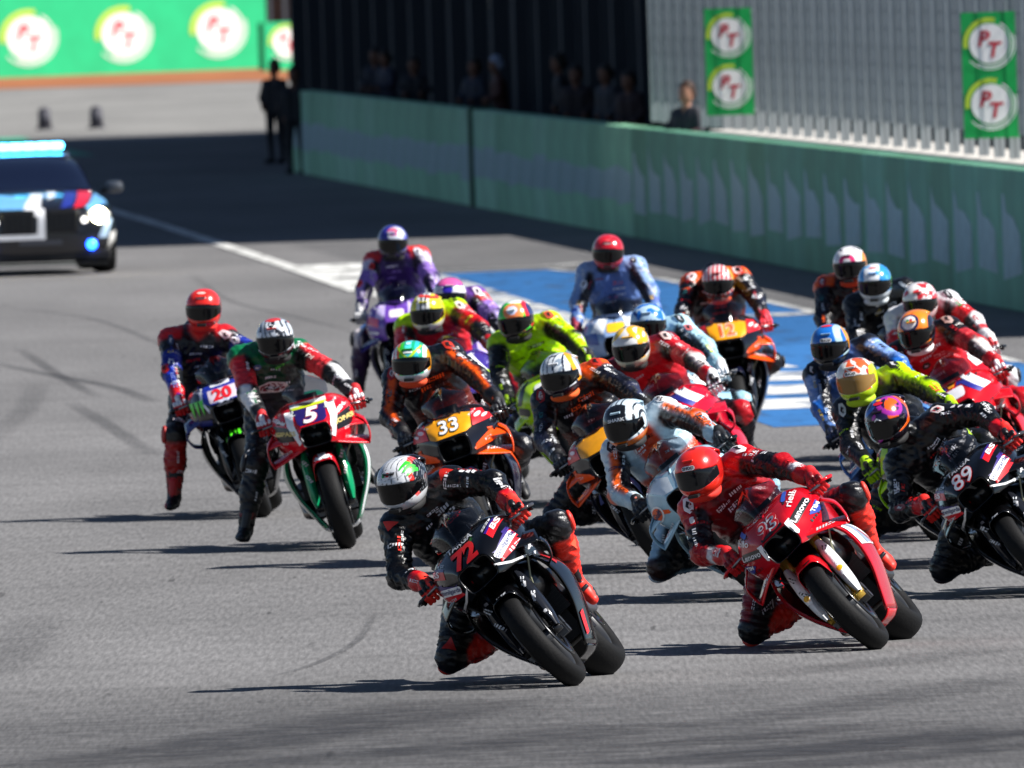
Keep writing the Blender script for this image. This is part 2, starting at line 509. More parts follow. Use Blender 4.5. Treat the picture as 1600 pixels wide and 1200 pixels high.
S('engine', join([box(-.20, .28, -.15, .15, .22, .62), box(-.28, -.05, -.13, .13, .30, .80), bar((-.08, -.19, .38), (-.08, .19, .38), .09, n=18), bar((.10, -.17, .33), (.10, .17, .33), .07, n=18)]), False)
S('tank', tloft([(.30, .84, .10, .07), (.24, .87, .17, .11), (.10, .88, .20, .12), (-.05, .86, .19, .12), (-.16, .82, .14, .09), (-.24, .79, .10, .05)], 26, 24, 2.6))
S('seat', tloft([(-.18, .795, .10, .02), (-.26, .805, .135, .03), (-.38, .82, .14, .03), (-.48, .85, .12, .03), (-.53, .90, .10, .03)], 16, 18, 3))
S('tail', tloft([(-.10, .72, .09, .05), (-.25, .745, .12, .045), (-.42, .80, .13, .06), (-.55, .90, .125, .075), (-.70, .965, .10, .055), (-.82, .985, .06, .03)], 24, 20, 2.6))
S('swingarm', join([bar((-.16, s * .10, .43), (-.70, s * .135, .335), .042, .028, 8) for s in (1, -1)] + [bar((-.30, -.12, .41), (-.30, .12, .41), .04)]))
S('exhaust', join([tube([(-.05, -.12, .24), (-.30, -.20, .26), (-.50, -.21, .36), (-.62, -.20, .42)], [.035, .04, .045, .05], 12), tube([(-.2, .03, .62), (-.45, .06, .80), (-.70, .06, .87), (-.80, .06, .89)], [.03, .035, .042, .045], 12)]))
def fork_leg(s):
    return join([bar((.70, s * .105, .30), (.585, s * .105, .565), .030, .026, 12), bar((.60, s * .105, .53), (.425, s * .105, .93), .031, .031, 12), bar((.70, s * .05, .30), (.70, s * .125, .30), .03, .03, 12)])
S('fork_l', fork_leg(1)); S('fork_r', fork_leg(-1))
def fork_cover(s):
    secs = []
    for x, z, w, dd in ((.725, .30, .012, .035), (.70, .375, .03, .055), (.655, .47, .036, .065), (.605, .58, .034, .06), (.575, .66, .02, .04)):
        secs.append([(x + dd * math.cos(t), s * (.118 + w * math.sin(t)), z + .3 * dd * math.cos(t)) for t in np.linspace(0, 2 * math.pi, 13)])
    P = crs(np.array(secs), 14)
    return P.reshape(-1, 3), gridf(14, 13)
S('cover_l', fork_cover(1)); S('cover_r', fork_cover(-1))
def caliper(s): return join([box(.545, .62, s * .065, s * .125, .245, .345), bar((.58, s * .06, .27), (.58, s * .135, .27), .028, n=12), bar((.575, s * .06, .32), (.575, s * .135, .32), .028, n=12)])
S('caliper_l', caliper(1), False); S('caliper_r', caliper(-1), False)
_fe = []
for i in range(15):
    th = rad(63 + i * 84 / 14); R = 0.322 + 0.012 * math.sin(math.pi * i / 14)
    row = []
    for y, dr in ((0, .012), (.03, .010), (.055, .002), (.074, -.03), (.080, -.07), (.084, -.105 + 0.02 * math.cos(th * 3))):
        row.append((FA.x + (R + dr) * math.cos(th), y, FA.z + (R + dr) * math.sin(th)))
    _fe.append(row)
S('fender', loft(_fe, 24, 12, mirror=True))
_hg = []
for i in range(7):
    th = rad(70 + i * 10)
    _hg.append([(RA.x + .352 * math.cos(th), y, RA.z + (.352 - .05 * (y / .1) ** 2) * math.sin(th)) for y in (0, .03, .06, .09, .105)])
S('hugger', loft(_hg, 12, 8, mirror=True))
# wings: swept ribbons with an aerofoil section
def ribbon(pts, chord, th, rise, back):
    """pts: (x, y, z) of the leading edge along the span; chord runs back by `back` and up by `rise`."""
    P = crs(np.array(pts, float), 14); rows = []
    d = Vector((-back, 0, rise)).normalized() * chord
    for i, p in enumerate(P):
        q = P[min(i + 1, 13)] - P[max(i - 1, 0)]
        n = Vector(q).cross(d).normalized() * th
        row = []
        for c, t in ((0, 0), (.12, .8), (.4, 1), (.75, .6), (1, .1), (.75, -.6), (.4, -1), (.12, -.8)):
            row.append(tuple(Vector(p) + d * c + n * t))
        rows.append(row)
    V = np.array(rows).reshape(-1, 3)
    return V, gridf(14, 8, cv=True) + [tuple(range(8)), tuple(range(13 * 8, 14 * 8))[::-1]]
W_BOX = join([ribbon([(.82, .11, .715), (.76, .22, .665), (.70, .325, .610)], .15, .008, .36, .93), ribbon([(.70, .325, .610), (.68, .338, .66), (.64, .333, .74), (.56, .275, .81)], .14, .006, .2, .98)])
W_MONO = join([ribbon([(.74, .14, .765), (.68, .24, .735), (.62, .325, .70)], .17, .008, .45, .9), ribbon([(.62, .325, .70), (.60, .335, .66), (.57, .31, .60), (.53, .26, .575)], .14, .006, .2, .98)])
W_DUAL = join([ribbon([(.80, .10, .690), (.73, .21, .650), (.66, .318, .615)], .15, .008, .36, .93), ribbon([(.66, .318, .615), (.65, .336, .68), (.62, .325, .76), (.56, .275, .81)], .13, .006, .2, .98), ribbon([(.70, .19, .765), (.65, .27, .755), (.62, .325, .745)], .12, .007, .42, .9)])
for nm, w_ in (('box', W_BOX), ('mono', W_MONO), ('dual', W_DUAL)):
    S('wing_%s_l' % nm, w_); S('wing_%s_r' % nm, mir(w_))
GRIP = {1: Vector((.40, .315, .885)), -1: Vector((.40, -.315, .885))}
def clip_on(s): return join([bar((.43, s * .10, .905), (.395, s * .375, .878), .012, n=8), bar((.403, s * .255, .889), (.395, s * .372, .879), .017, n=10), bar((.396, s * .372, .879), (.395, s * .385, .878), .021, n=10), box(.40, .47, min(s * .09, s * .13), max(s * .09, s * .13), .89, .93)])
S('clip_on_l', clip_on(1)); S('clip_on_r', clip_on(-1))
def lever(s): return join([tube([(.43, s * .19, .905), (.475, s * .24, .895), (.475, s * .33, .885)], .0075, 6), bar((.425, s * .17, .90), (.46, s * .21, .91), .02, n=8)])
S('lever_l', lever(1)); S('lever_r', lever(-1))
def guard(s): return tube([(.395, s * .385, .878), (.44, s * .40, .88), (.50, s * .375, .885), (.525, s * .33, .89)], [.010, .011, .010, .006], 6)
S('guard_l', guard(1)); S('guard_r', guard(-1))
def peg(s): return join([bar((-.33, s * .13, .41), (-.33, s * .24, .42), .012, n=8), bar((-.20, s * .13, .55), (-.34, s * .135, .40), .018, n=8), bar((-.20, s * .125, .55), (-.42, s * .125, .62), .014, n=8)])
S('peg_l', peg(1)); S('peg_r', peg(-1))
S('dash', join([box(.44, .46, -.07, .07, .955, 1.03), box(.30, .56, -.13, .13, .83, .93)]), False)
S('brake_hose', tube([(.47, .10, .93), (.60, .17, .80), (.60, .22, .68), (.57, .16, .60), (.58, .12, .50)], .006, 6))

S('chain', join([tube([(-.12, -.11, .46), (-.40, -.125, .41), (-.70, -.13, .40)], .008, 6), tube([(-.12, -.11, .36), (-.40, -.125, .31), (-.70, -.13, .27)], .008, 6)]))
S('hose_r', tube([(.47, -.10, .93), (.58, -.16, .80), (.60, -.19, .68), (.58, -.14, .58), (.58, -.12, .45)], .006, 6))
S('inner_duct', tloft([(.52, .62, .16, .10), (.42, .60, .20, .12), (.30, .58, .21, .13), (.2, .56, .2, .12)], 10, 18, 3))
def outward(key, c):
    me = ME[key]; c = Vector(c)
    if sum((p.center - c).dot(p.normal) * p.area for p in me.polygons) < 0: me.flip_normals()
for key_, c_ in (('nose', (.5, 0, .8)), ('side_l', (.1, 0, .4)), ('side_r', (.1, 0, .4)), ('belly', (.05, 0, .4)), ('fender', (.7, 0, .3)), ('hugger', (-.7, 0, .335))):
    outward(key_, c_)
def bvh_of(names):
    V, F = [], []
    for n in names:
        me = ME[n]; k = len(V)
        V += [v.co.copy() for v in me.vertices]; F += [tuple(i + k for i in p.vertices) for p in me.polygons]
    return BVHTree.FromPolygons(V, F)
BVH_BODY = bvh_of(['nose', 'side_l', 'side_r', 'fender', 'cover_l', 'cover_r', 'intake'])
BVH_W = {k: bvh_of(['wing_%s_l' % k, 'wing_%s_r' % k, 'nose', 'side_l', 'side_r']) for k in ('box', 'mono', 'dual')}

M_SCREEN = bpy.data.materials.new('smoked_screen'); M_SCREEN.use_nodes = True
_n = M_SCREEN.node_tree; _b = _n.nodes['Principled BSDF']; _o = _n.nodes['Material Output']
_t = _n.nodes.new('ShaderNodeBsdfTransparent'); _t.inputs[0].default_value = (.45, .46, .5, 1)
_g = _n.nodes.new('ShaderNodeBsdfGlossy'); _g.inputs['Roughness'].default_value = 0.08
_fr = _n.nodes.new('ShaderNodeFresnel'); _fr.inputs[0].default_value = 1.45
_mx = _n.nodes.new('ShaderNodeMixShader')
_n.links.new(_fr.outputs[0], _mx.inputs[0]); _n.links.new(_t.outputs[0], _mx.inputs[1]); _n.links.new(_g.outputs[0], _mx.inputs[2])
_n.links.new(_mx.outputs[0], _o.inputs['Surface'])

def bike_print(b, lv, d):
    nm, sh, (y, z), rot, c = d[:5]
    if sh[0] == 'oval': sh = ('poly', disc(sh[1], 22, sh[2]))
    if sh[0] == 'rect': sh = ('poly', rrect(sh[1], sh[2], sh[3] if len(sh) > 3 else None))
    bv = BVH_W[lv.get('wk', 'mono')] if len(d) > 5 and d[5] == 'w' else BVH_BODY
    lift = d[6] if len(d) > 6 else 0.002
    u = Vector((0, math.cos(rad(rot)), math.sin(rad(rot)))); v = Vector((0, -math.sin(rad(rot)), math.cos(rad(rot))))
    if len(d) > 5 and d[5] == 's' and sh[0] == 'poly' and (y, z) == (0, 0): sh = ('poly', [(-a, b_) for a, b_ in reversed(sh[1])])
    if len(d) > 5 and d[5] == 's':             # on the flank: coordinates are (x, z), cast from the left
        u = Vector((-math.cos(rad(rot)), 0, math.sin(rad(rot)))); v = Vector((math.sin(rad(rot)), 0, math.cos(rad(rot))))
        decal(nm, BVH_BODY, sh, (y, 0.8, z), u, v, c, b, off=lift)
        return
    decal(nm, bv, sh, (1.6, y, z), u, v, c, b, off=lift, depth=0.14)

def make_bike(mw, lv, label):
    """lv: colours of the bodywork, wing kind and the prints on it."""
    b = empty('racing_motorcycle', mw, label, 'motorcycle', 'racing motorcycles in the pack')
    base = lv.get('base', 'black')
    g = lambda k: lv.get(k, base)
    part = lambda nm, key, m, par=None, **k: obj(nm, ME[key], par or b, [m], **k)
    for rim, tyre, discs in (('front_rim', 'front_tyre', ('brake_disc_l', 'brake_disc_r')), ('rear_rim', 'rear_tyre', ('rear_disc',))):
        w = part('wheel', rim, matte(lv.get('rim', 'dgrey'), 0.4))
        part('tyre', tyre, M_RUB, w)
        for d in discs: part('brake_disc', d, M_CARB, w)
    part('nose_fairing', 'nose', paint(g('nose')), solid=0.004)
    part('air_intake', 'intake', M_CARB if not lv.get('lip') else M_CARB)
    part('windscreen', 'screen', M_SCREEN)
    part('side_fairing', 'side_l', paint(g('side')), solid=0.004); part('side_fairing', 'side_r', paint(g('side')), solid=0.004)
    part('belly_pan', 'belly', paint(g('belly') if 'belly' in lv else g('side')), solid=0.004)
    part('radiator', 'radiator', M_DARK); part('engine', 'engine', M_DARK)
    part('fuel_tank', 'tank', paint(g('tank'))); part('seat', 'seat', matte('#101012', 0.8)); part('tail', 'tail', paint(g('tail')))
    part('swingarm', 'swingarm', matte(lv.get('arm', '#2a2c30'), 0.35)); part('exhaust', 'exhaust', mat('titanium', '#7a6a60', 0.35, 0.9))
    for s in 'lr':
        part('fork_leg', 'fork_' + s, mat('fork', lv.get('forkm', '#2a2a2c'), 0.25, 0.6))
        part('fork_cover', 'cover_' + s, paint(g('fork')))
        part('brake_caliper', 'caliper_' + s, mat('caliper', '#5a5c60', 0.35, 0.8))
        part('winglet', 'wing_%s_%s' % (lv.get('wk', 'mono'), s), paint(g('wing')))
        h = part('handlebar', 'clip_on_' + s, M_DARK); part('lever', 'lever_' + s, M_STEEL, h); part('lever_guard', 'guard_' + s, paint(lv.get('guard', 'black')), h)
        part('footpeg', 'peg_' + s, M_ALLOY)
    part('fender', 'fender', paint(g('fender')), solid=0.003); part('hugger', 'hugger', M_CARB, solid=0.003)
    part('chain', 'chain', M_DARK); part('brake_hose', 'hose_r', matte('#1a1a1c', .4)); part('inner_duct', 'inner_duct', M_CARB)
    part('dashboard', 'dash', M_DARK); part('brake_hose', 'brake_hose', mat('hose', '#8a8a70', 0.4))
    rq = random.Random(len(label) * 31 + len(lv.get('prints', ())))
    lightc = ['#e4e6ea', '#d8dade', '#c8ccd2']; bright = sum(col(base)) > .6
    for (y_, z_, w_, h_, rot_, knd) in ((.122, .60, .05, .022, 62, 'b'), (-.122, .60, .05, .022, -62, 'b'), (.122, .50, .06, .02, 66, 'b'), (-.122, .50, .06, .02, -66, 'b'), (.22, .765, .07, .018, 14, 'b'), (-.22, .765, .07, .018, -14, 'b'),
                                        (.16, .945, .06, .014, 30, 'b'), (-.16, .945, .06, .014, -30, 'b'), (.22, .69, .09, .018, -18, 'w'), (-.22, .69, .09, .018, 18, 'w'), (.10, .58, .16, .035, -8, 's'), (.02, .46, .12, .03, -12, 's'), (-.04, .34, .10, .026, -30, 's'), (0, .60, .05, .016, 0, 'b')):
        if rq.random() < .85:
            c_ = rq.choice(lightc if not bright or knd == 'w' else ['#16181c', '#e8e8ec', '#22262e'])
            prs = (('wordmark', strokes(w_, h_, rq), (y_, z_), rot_, c_, knd, .004),)
            for d in prs: bike_print(b, lv, d)
    # prints in the front view: (name, shape, (y, z), rotation, colour[, 'w'])
    for d in lv.get('prints', ()): bike_print(b, lv, d)
    return b
# ------------------------------------------------------------------ helmet (x forward, y left, z up; origin at its middle)
def helmet_surface(d, k=1.0):
    """Radius of the shell along unit direction d (n,3)."""
    x, y, z = d[:, 0], d[:, 1], d[:, 2]
    a = np.where(x > 0, .150, .168); c = np.where(z > 0, .136, .140)
    e = 2.25
    r = (np.abs(x / a) ** e + np.abs(y / .122) ** e + np.abs(z / c) ** e) ** (-1 / e)
    chin = np.exp(-((z + .52) / .26) ** 2) * np.clip(x, 0, 1) ** 2.5
    r = r * (1 + .14 * chin)
    tail = np.exp(-((z - .25) / .3) ** 2) * np.clip(-x, 0, 1) ** 3
    r = r * (1 + .09 * tail)
    r = r * (1 - .10 * np.clip(-z - .72, 0, 1) / .28)
    return r * k
def dirs(N, Mm):
    u = np.linspace(-math.pi, math.pi, N, endpoint=False); v = np.linspace(-math.pi / 2 + .32, math.pi / 2 - .02, Mm)
    U, V_ = np.meshgrid(u, v, indexing='ij')
    return np.stack([np.cos(V_) * np.cos(U), np.cos(V_) * np.sin(U), np.sin(V_)], -1).reshape(-1, 3)
HN, HM = 120, 72
HD = dirs(HN, HM)
_in_vis = lambda d: (d[:, 0] > 0.12) & (d[:, 2] < .30 - .10 * np.abs(d[:, 1]) ** 2) & (d[:, 2] > -.36 + .16 * np.abs(d[:, 1]) ** 2)
_hr = helmet_surface(HD)
HV = HD * (_hr - 0.012 * _in_vis(HD))[:, None]
HF = np.array(gridf(HN, HM, cu=True) , dtype=np.int32)
_topc = len(HV)
def visor_mesh():
    rows = []
    for i in range(33):
        a = rad(-82 + i * 164 / 32); row = []
        for j in range(11):
            zt, zb = .315 - .11 * math.sin(a) ** 2, -.375 + .17 * math.sin(a) ** 2
            z = zb + (zt - zb) * j / 10
            d = np.array([[math.cos(a), math.sin(a), 0]]) * math.sqrt(1 - z * z); d[0, 2] = z
            row.append(d[0] * helmet_surface(d)[0] * 1.012)
        rows.append(row)
    return np.array(rows).reshape(-1, 3), gridf(33, 11)
ME['visor'] = M('visor', visor_mesh())
def spoiler_mesh():
    rows = []
    for i in range(11):
        s = -1 + 2 * i / 10
        w, zt = .085 * s, .085 - .03 * s * s
        rows.append([(-.10, w, zt + .028), (-.165, w * 1.0, zt + .012), (-.215 + .02 * s * s, w * .85, zt - .012), (-.20 + .02 * s * s, w * .85, zt - .03), (-.15, w, zt - .06)])
    return np.array(rows).reshape(-1, 3), gridf(11, 5)
ME['spoiler'] = M('spoiler', spoiler_mesh())
ME['vent'] = M('vent', box(.125, .178, -.03, .03, -.098, -.082), False); ME['brow_vent'] = M('brow_vent', box(.100, .126, -.030, .030, .094, .103), False)
ME['neck_roll'] = M('neck_roll', shift(tloft([(-.09, -.115, .07, .03), (-.03, -.125, .088, .035), (.04, -.125, .085, .035), (.09, -.12, .06, .025)], 14, 18, 2.2), (0, 0, 0)))
HB = BVHTree.FromPolygons([Vector(p) for p in HV], [tuple(f) for f in HF.tolist()])

def vnoise(d, sc, seed):
    r = np.random.RandomState(seed); s = np.zeros(len(d))
    for _ in range(10):
        k = r.normal(size=3) * sc; s += np.sin(d @ k + r.uniform(0, 6.28))
    return s / 3.2
def helmet_paint(ops):
    c = np.tile(np.array(col('white')), (len(HD), 1)); d = HD
    for op in ops:
        k = op[0]
        if k == 'base': c[:] = col(op[1]); continue
        if k == 'band':   m = (d @ np.array(op[1]) > op[2]) & (d @ np.array(op[1]) < op[3])
        elif k == 'cap':
            v = np.array(op[1], float); v /= np.linalg.norm(v); m = d @ v > math.cos(rad(op[2]))
        elif k == 'ring':
            v = np.array(op[1], float); v /= np.linalg.norm(v); q = d @ v; m = (q < math.cos(rad(op[2]))) & (q > math.cos(rad(op[3])))
        elif k == 'noise':  m = vnoise(d, op[1], op[2]) > op[3]
        elif k == 'stripes': m = ((d @ np.array(op[1], float)) * op[2] + op[3] + (op[5] * vnoise(d, 3, 7) if len(op) > 6 else 0)) % 1 < op[4]
        elif k == 'chin':  m = (d[:, 2] < -.33) & (d[:, 0] > -.5)
        elif k == 'low':   m = d[:, 2] < op[1]
        elif k == 'v':     m = (np.abs(np.abs(d[:, 1]) * op[1] - (d[:, 2] - op[2])) < op[3]) & (d[:, 0] > 0.3)
        else: continue
        if k != 'low' and k != 'chin' and len(op) > 6 and isinstance(op[-1], tuple): pass
        c[m] = col(op[-1])
    return c

# ------------------------------------------------------------------ glove on a bar, boot
def glove():
    B = Body(0.0045); k = .008
    B.cap('b', (-.085, -.015, .03), (.005, -.03, .040), .026, .022, k).cap('b', (-.085, .015, .028), (.005, .028, .036), .026, .020, k)
    B.cap('b', (-.13, 0, .03), (-.08, 0, .03), .038, .033, k)
    for y, L in ((-.040, 1.05), (-.014, 1.1), (.011, 1.03), (.034, .9)):
        a, b_, c_, e = (.008, y, .042), (.048 * L, y * 1.02, .022), (.046 * L, y, -.016), (.012, y, -.030)
        B.cap('f', a, b_, .0125, .0115, .004).cap('f', b_, c_, .0112, .0105, .004).cap('f', c_, e, .0105, .0095, .004)
        B.cap('n', (-.002, y, .050), (.016, y, .048), .0125, .0115, .003)
    B.cap('f', (-.045, -.035, .012), (-.012, -.062, -.006), .015, .0125, .006).cap('f', (-.012, -.062, -.006), (.020, -.055, -.022), .0122, .0105, .004)
    B.cap('n', (-.06, 0, .055), (-.028, 0, .058), .018, .016, .004)
    B.build()
    zi = (B.zone[B.F[:, 0]] == 'n').astype(int)
    return B.V, B.F, zi
def boot():
    B = Body(0.008); k = .02
    B.cap('m', (-.005, 0, .15), (-.01, 0, .0), .060, .048, k).cap('m', (-.03, 0, -.02), (-.045, 0, -.058), .042, .036, k)
    B.cap('m', (-.01, 0, -.02), (.09, 0, -.045), .046, .040, k).cap('m', (.09, 0, -.05), (.165, 0, -.062), .040, .028, k)
    B.cap('a', (-.02, 0, .135), (-.02, 0, .12), .062, .062, .005).cap('a', (.10, .03, -.06), (.16, .02, -.065), .022, .018, .005)
    B.cap('a', (.035, 0, .10), (.045, 0, .02), .032, .028, .006)
    B.build(cut=lambda X: -(X[..., 2] + .088))
    return B.V, B.F, (B.zone[B.F[:, 0]] == 'a').astype(int)
_gv, _gf, _gi = glove()
ME['glove_l'] = mesh('glove', _gv, _gf, True, _gi)
_g2 = _gv.copy(); _g2[:, 1] *= -1
ME['glove_r'] = mesh('glove', _g2, _gf[:, ::-1].copy(), True, _gi)
_bv, _bf, _bi = boot()
ME['boot_l'] = mesh('boot', _bv, _bf, True, _bi)
_b2 = _bv.copy(); _b2[:, 1] *= -1
ME['boot_r'] = mesh('boot', _b2, _bf[:, ::-1].copy(), True, _bi)
ME['slider'] = M('slider', tloft([(-.02, 0, .028, .04), (0, 0, .046, .062), (.014, 0, .042, .056), (.022, 0, .02, .03)], 8, 18, 2.4))

def ik(a, t, l1, l2, pole):
    a, t = Vector(a), Vector(t); d = t - a; L = d.length
    if L > (l1 + l2) * .995:
        s = L / ((l1 + l2) * .995); l1 *= s; l2 *= s
    L = max(L, abs(l1 - l2) + 1e-3); d.normalize()
    x = (l1 * l1 - l2 * l2 + L * L) / (2 * L); h = math.sqrt(max(l1 * l1 - x * x, 0))
    p = Vector(pole); p = (p - d * p.dot(d)).normalized()
    return a + d * x + p * h
def frame(xdir, zhint, org):
    x = Vector(xdir).normalized(); z = Vector(zhint); z = (z - x * z.dot(x)).normalized(); y = z.cross(x)
    return Matrix(((x.x, y.x, z.x, org[0]), (x.y, y.y, z.y, org[1]), (x.z, y.z, z.z, org[2]), (0, 0, 0, 1)))

def make_rider(mw, R, su, he, label):
    """mw: the machine's frame; R: pose in that frame; su: suit colours; he: helmet description."""
    P = empty('person', mw, label, 'rider', 'racing riders')
    inv = mw.inverted()
    head = Vector(R['head']); lean = R['lean']
    hang = R.get('hang', .10)
    pel = Vector(R.get('pelvis', (-.27, -hang, .90)))
    d = head - pel
    if d.length > .735:                                     # sit closer so that the back reaches
        pel += d * (1 - .735 / d.length)
    if d.length < .56:
        pel -= d.normalized() * (.56 - d.length)
    neck = ik(pel, head, .50, .24, (-.5, 0, 1))
    tors = (neck - pel).normalized()
    lat = Vector((R.get('twist', 0.0), 1, R.get('shroll', 0.0))); lat = (lat - tors * lat.dot(tors)).normalized()
    front = lat.cross(tors).normalized()                    # towards the chest
    mid = (pel + neck) / 2 - front * .035
    h = R.get('h', .0105)
    B = Body(h)
    n3 = np.array(lat); fr = np.array(front)
    J = {}
    # trunk
    for s in (1, -1):
        B.cap('belly', pel + lat * s * .075, mid + lat * s * .075 + front * .005, .118, .122, .05)
        B.cap('chest', mid + lat * s * .08 + front * .01, neck + lat * s * .085 - tors * .10 + front * .01, .124, .130, .05)
        B.cap('seatz', pel + lat * s * .085 - tors * .04 - front * .03, pel + lat * s * .09, .122, .115, .05)
    B.cap('hump', neck - tors * .22 - front * .115, neck - tors * .02 - front * .085, .062, .085, .05)
    B.cap('collar', neck - tors * .05 + front * .015, neck + (head - neck) * .45, .082, .062, .03)
    for s, nm in ((1, 'L'), (-1, 'R')):
        sh = neck - tors * .055 + lat * (s * .185) + front * .035
        B.cap('shoulder' + nm, neck - tors * .06 + lat * s * .07, sh, .086, .092, .04)
        grip = GRIP[s].copy()
        pole = R.get('elbow' + nm, (-.35, s * 1.0, .15 if s > 0 else -.25))
        wr = grip + Vector((-.085, 0, .035))
        to = (sh - grip); to.y *= .35
        wr = grip + to.normalized() * .10
        el = ik(sh, wr, .30, .275, pole)
        B.cap('uarm' + nm, sh, el, .080, .063, .035)
        B.cap('elbow' + nm, el + (el - (sh + wr) / 2).normalized() * .012, el + (wr - el) * .12, .064, .058, .02)
        B.cap('farm' + nm, el, wr, .065, .043, .025)
        B.cap('cuff' + nm, el + (wr - el) * .72, wr, .055, .043, .012)
        J['sh' + nm], J['el' + nm], J['wr' + nm] = sh, el, wr
        hip = pel + lat * (s * .09) - tors * .04 + front * .01
        ank = Vector(R['ank' + nm]) if ('ank' + nm) in R else Vector((-.42, s * (.20 if s > 0 else .235), .505))
        kp = R.get('knee' + nm, (.55, s * .55, .2) if s > 0 else (.35, s * 1.0, .25))
        if 'kneepx' + nm in R: kp = ray_at_local_x(mw, *R['kneepx' + nm]) - (hip + ank) / 2
        kn = ik(hip, ank, .43, .42, kp)
        B.cap('thigh' + nm, hip, kn, .110, .080, .05)
        B.cap('knee' + nm, kn + (kn - (hip + ank) / 2).normalized() * .012, kn + (ank - kn) * .10, .080, .072, .02)
        B.cap('shin' + nm, kn, kn + (ank - kn) * .45, .072, .075, .03)
        B.cap('shin' + nm, kn + (ank - kn) * .4, ank + (kn - ank) * .1, .073, .052, .03)
        J['hip' + nm], J['kn' + nm], J['an' + nm] = hip, kn, ank
    B.build(wrinkle=.0032)
    # stretch panels: fine pleats at elbow, knee and flank
    pl = np.zeros(len(B.V))
    for zn, lo_, hi_ in (('uarm', .70, 1.0), ('farm', 0, .16), ('thigh', .70, 1.0), ('belly', .2, .8)):
        mz = np.char.startswith(B.zone.astype(str), zn) & (B.t > lo_) & (B.t < hi_)
        pl[mz] = np.sin(B.t[mz] * (150 if zn != 'belly' else 70)) * .0035
    sd = R['helmet'][0] * .37
    for zn, fq in (('uarm', 42), ('farm', 38), ('thigh', 46), ('shin', 34)):       # creases round the limbs
        mz = np.char.startswith(B.zone.astype(str), zn)
        ph = B.t[mz] * fq + 2.4 * np.sin(B.Q[mz] @ np.array([2.1, 3.3, 1.7]) + sd) + 1.5 * np.sin(B.t[mz] * 11 + sd)
        pl[mz] += .0042 * np.sin(ph) * (.35 + .65 * np.sin(B.t[mz] * 7 + B.Q[mz] @ np.array([1.0, 2.0, 3.0]) + sd) ** 2)
    mz = np.isin(B.zone, ['chest', 'belly']); hz = (B.V[mz] - np.array(neck)) @ np.array(tors); hx = (B.V[mz] - np.array(neck)) @ n3
    pl[mz] += .0045 * np.sin(hz * 85 + 9 * np.abs(hx) * 6 + 2 * np.sin(hx * 30 + sd)) * np.clip(.4 + np.sin(hz * 14 + hx * 10 + sd), 0, 1)
    B.V = B.V + B.N * pl[:, None]
    # leather panels
    cols = np.tile(np.array(col(su.get('base', 'black'))), (len(B.V), 1))
    Nn = B.Q
    camd = np.array(inv.to_3x3() @ Vector((0, -1, .3)).normalized())
    for i, z in enumerate(sorted(set(B.zone))):
        m = B.zone == z
        side = 'L' if z.endswith('L') else ('R' if z.endswith('R') else '')
        zz = z[:-1] if side else z
        c = su.get(z, su.get(zz, su.get('base', 'black')))
        cols[m] = col(c)
        t = B.t
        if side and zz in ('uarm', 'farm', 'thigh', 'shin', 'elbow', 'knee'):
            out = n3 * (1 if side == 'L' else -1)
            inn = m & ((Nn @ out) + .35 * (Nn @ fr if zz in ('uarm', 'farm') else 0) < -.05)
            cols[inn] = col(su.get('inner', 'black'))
        if zz in ('uarm', 'farm') and ('stripe' in su) and side:
            q = np.abs(Nn @ np.array(Vector(camd).cross(J['wr' + side] - J['el' + side]).normalized())) < .28
            cols[m & q & (Nn @ camd > 0)] = col(su['stripe'])
        if zz == 'uarm' and 'uarm2' in su: cols[m & (t > .5)] = col(su['uarm2'])
        if zz == 'farm' and 'farm2' in su: cols[m & (t > .45) & (Nn @ (n3 * (1 if side == 'L' else -1)) > -.1)] = col(su['farm2'])
        if zz == 'thigh' and 'thigh2' in su: cols[m & (t > .55)] = col(su['thigh2'])
        if zz == 'shin' and 'shin2' in su: cols[m & (Nn @ camd > .35)] = col(su['shin2'])
        if zz == 'chest':
            rel = (B.V - np.array(neck)) @ n3
            if 'chestmid' in su: cols[m & (np.abs(rel) < .085) & (Nn @ fr > 0)] = col(su['chestmid'])
            if 'yoke' in su: cols[m & ((B.V - np.array(neck)) @ np.array(tors) > -.10)] = col(su['yoke'])
        if zz == 'belly' and 'chestlow' in su: cols[m & (Nn @ fr > -.2)] = col(su['chestlow'])
    for _ in range(2):                                      # seams, not saw teeth
        acc = cols.copy(); cnt = np.ones(len(cols))
        for a_ in range(4):
            for d_ in (1, 3):
                np.add.at(acc, B.F[:, a_], cols[B.F[:, (a_ + d_) % 4]]); np.add.at(cnt, B.F[:, a_], 1)
        cols = acc / cnt[:, None]
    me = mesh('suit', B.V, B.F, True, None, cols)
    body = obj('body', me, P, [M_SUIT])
    bv = BVHTree.FromPolygons([Vector(p) for p in B.V], B.F.tolist())
    # gloves, boots, sliders
    for s, nm in ((1, 'L'), (-1, 'R')):
        g = GRIP[s]; back = J['wr' + nm] - g
        bx = Vector((-.009 * s, 1, -.03 * s)).normalized()
        xdir = -(back - bx * back.dot(bx)).normalized()
        xdir = (xdir + Vector((.45, 0, -.12))).normalized()
        gm = frame(xdir, (0, 0, 1), g)
        obj('glove', ME['glove_' + ('l' if s > 0 else 'r')], P, [matte(su.get('glove', 'black'), .6), matte(su.get('knuckle', 'white'), .45)], mw=gm)
        kn, an = J['kn' + nm], J['an' + nm]
        zdir = (kn - an).normalized()
        toe = Vector(R.get('toe' + nm, (1, s * .35, -.25)))
        toe = (toe - zdir * toe.dot(zdir) * .85).normalized()
        z2 = (zdir - toe * zdir.dot(toe)).normalized()
        obj('boot', ME['boot_' + ('l' if s > 0 else 'r')], P, [matte(su.get('boot', 'black'), .5), matte(su.get('boot2', 'dgrey'), .5)], mw=frame(toe, z2, an))
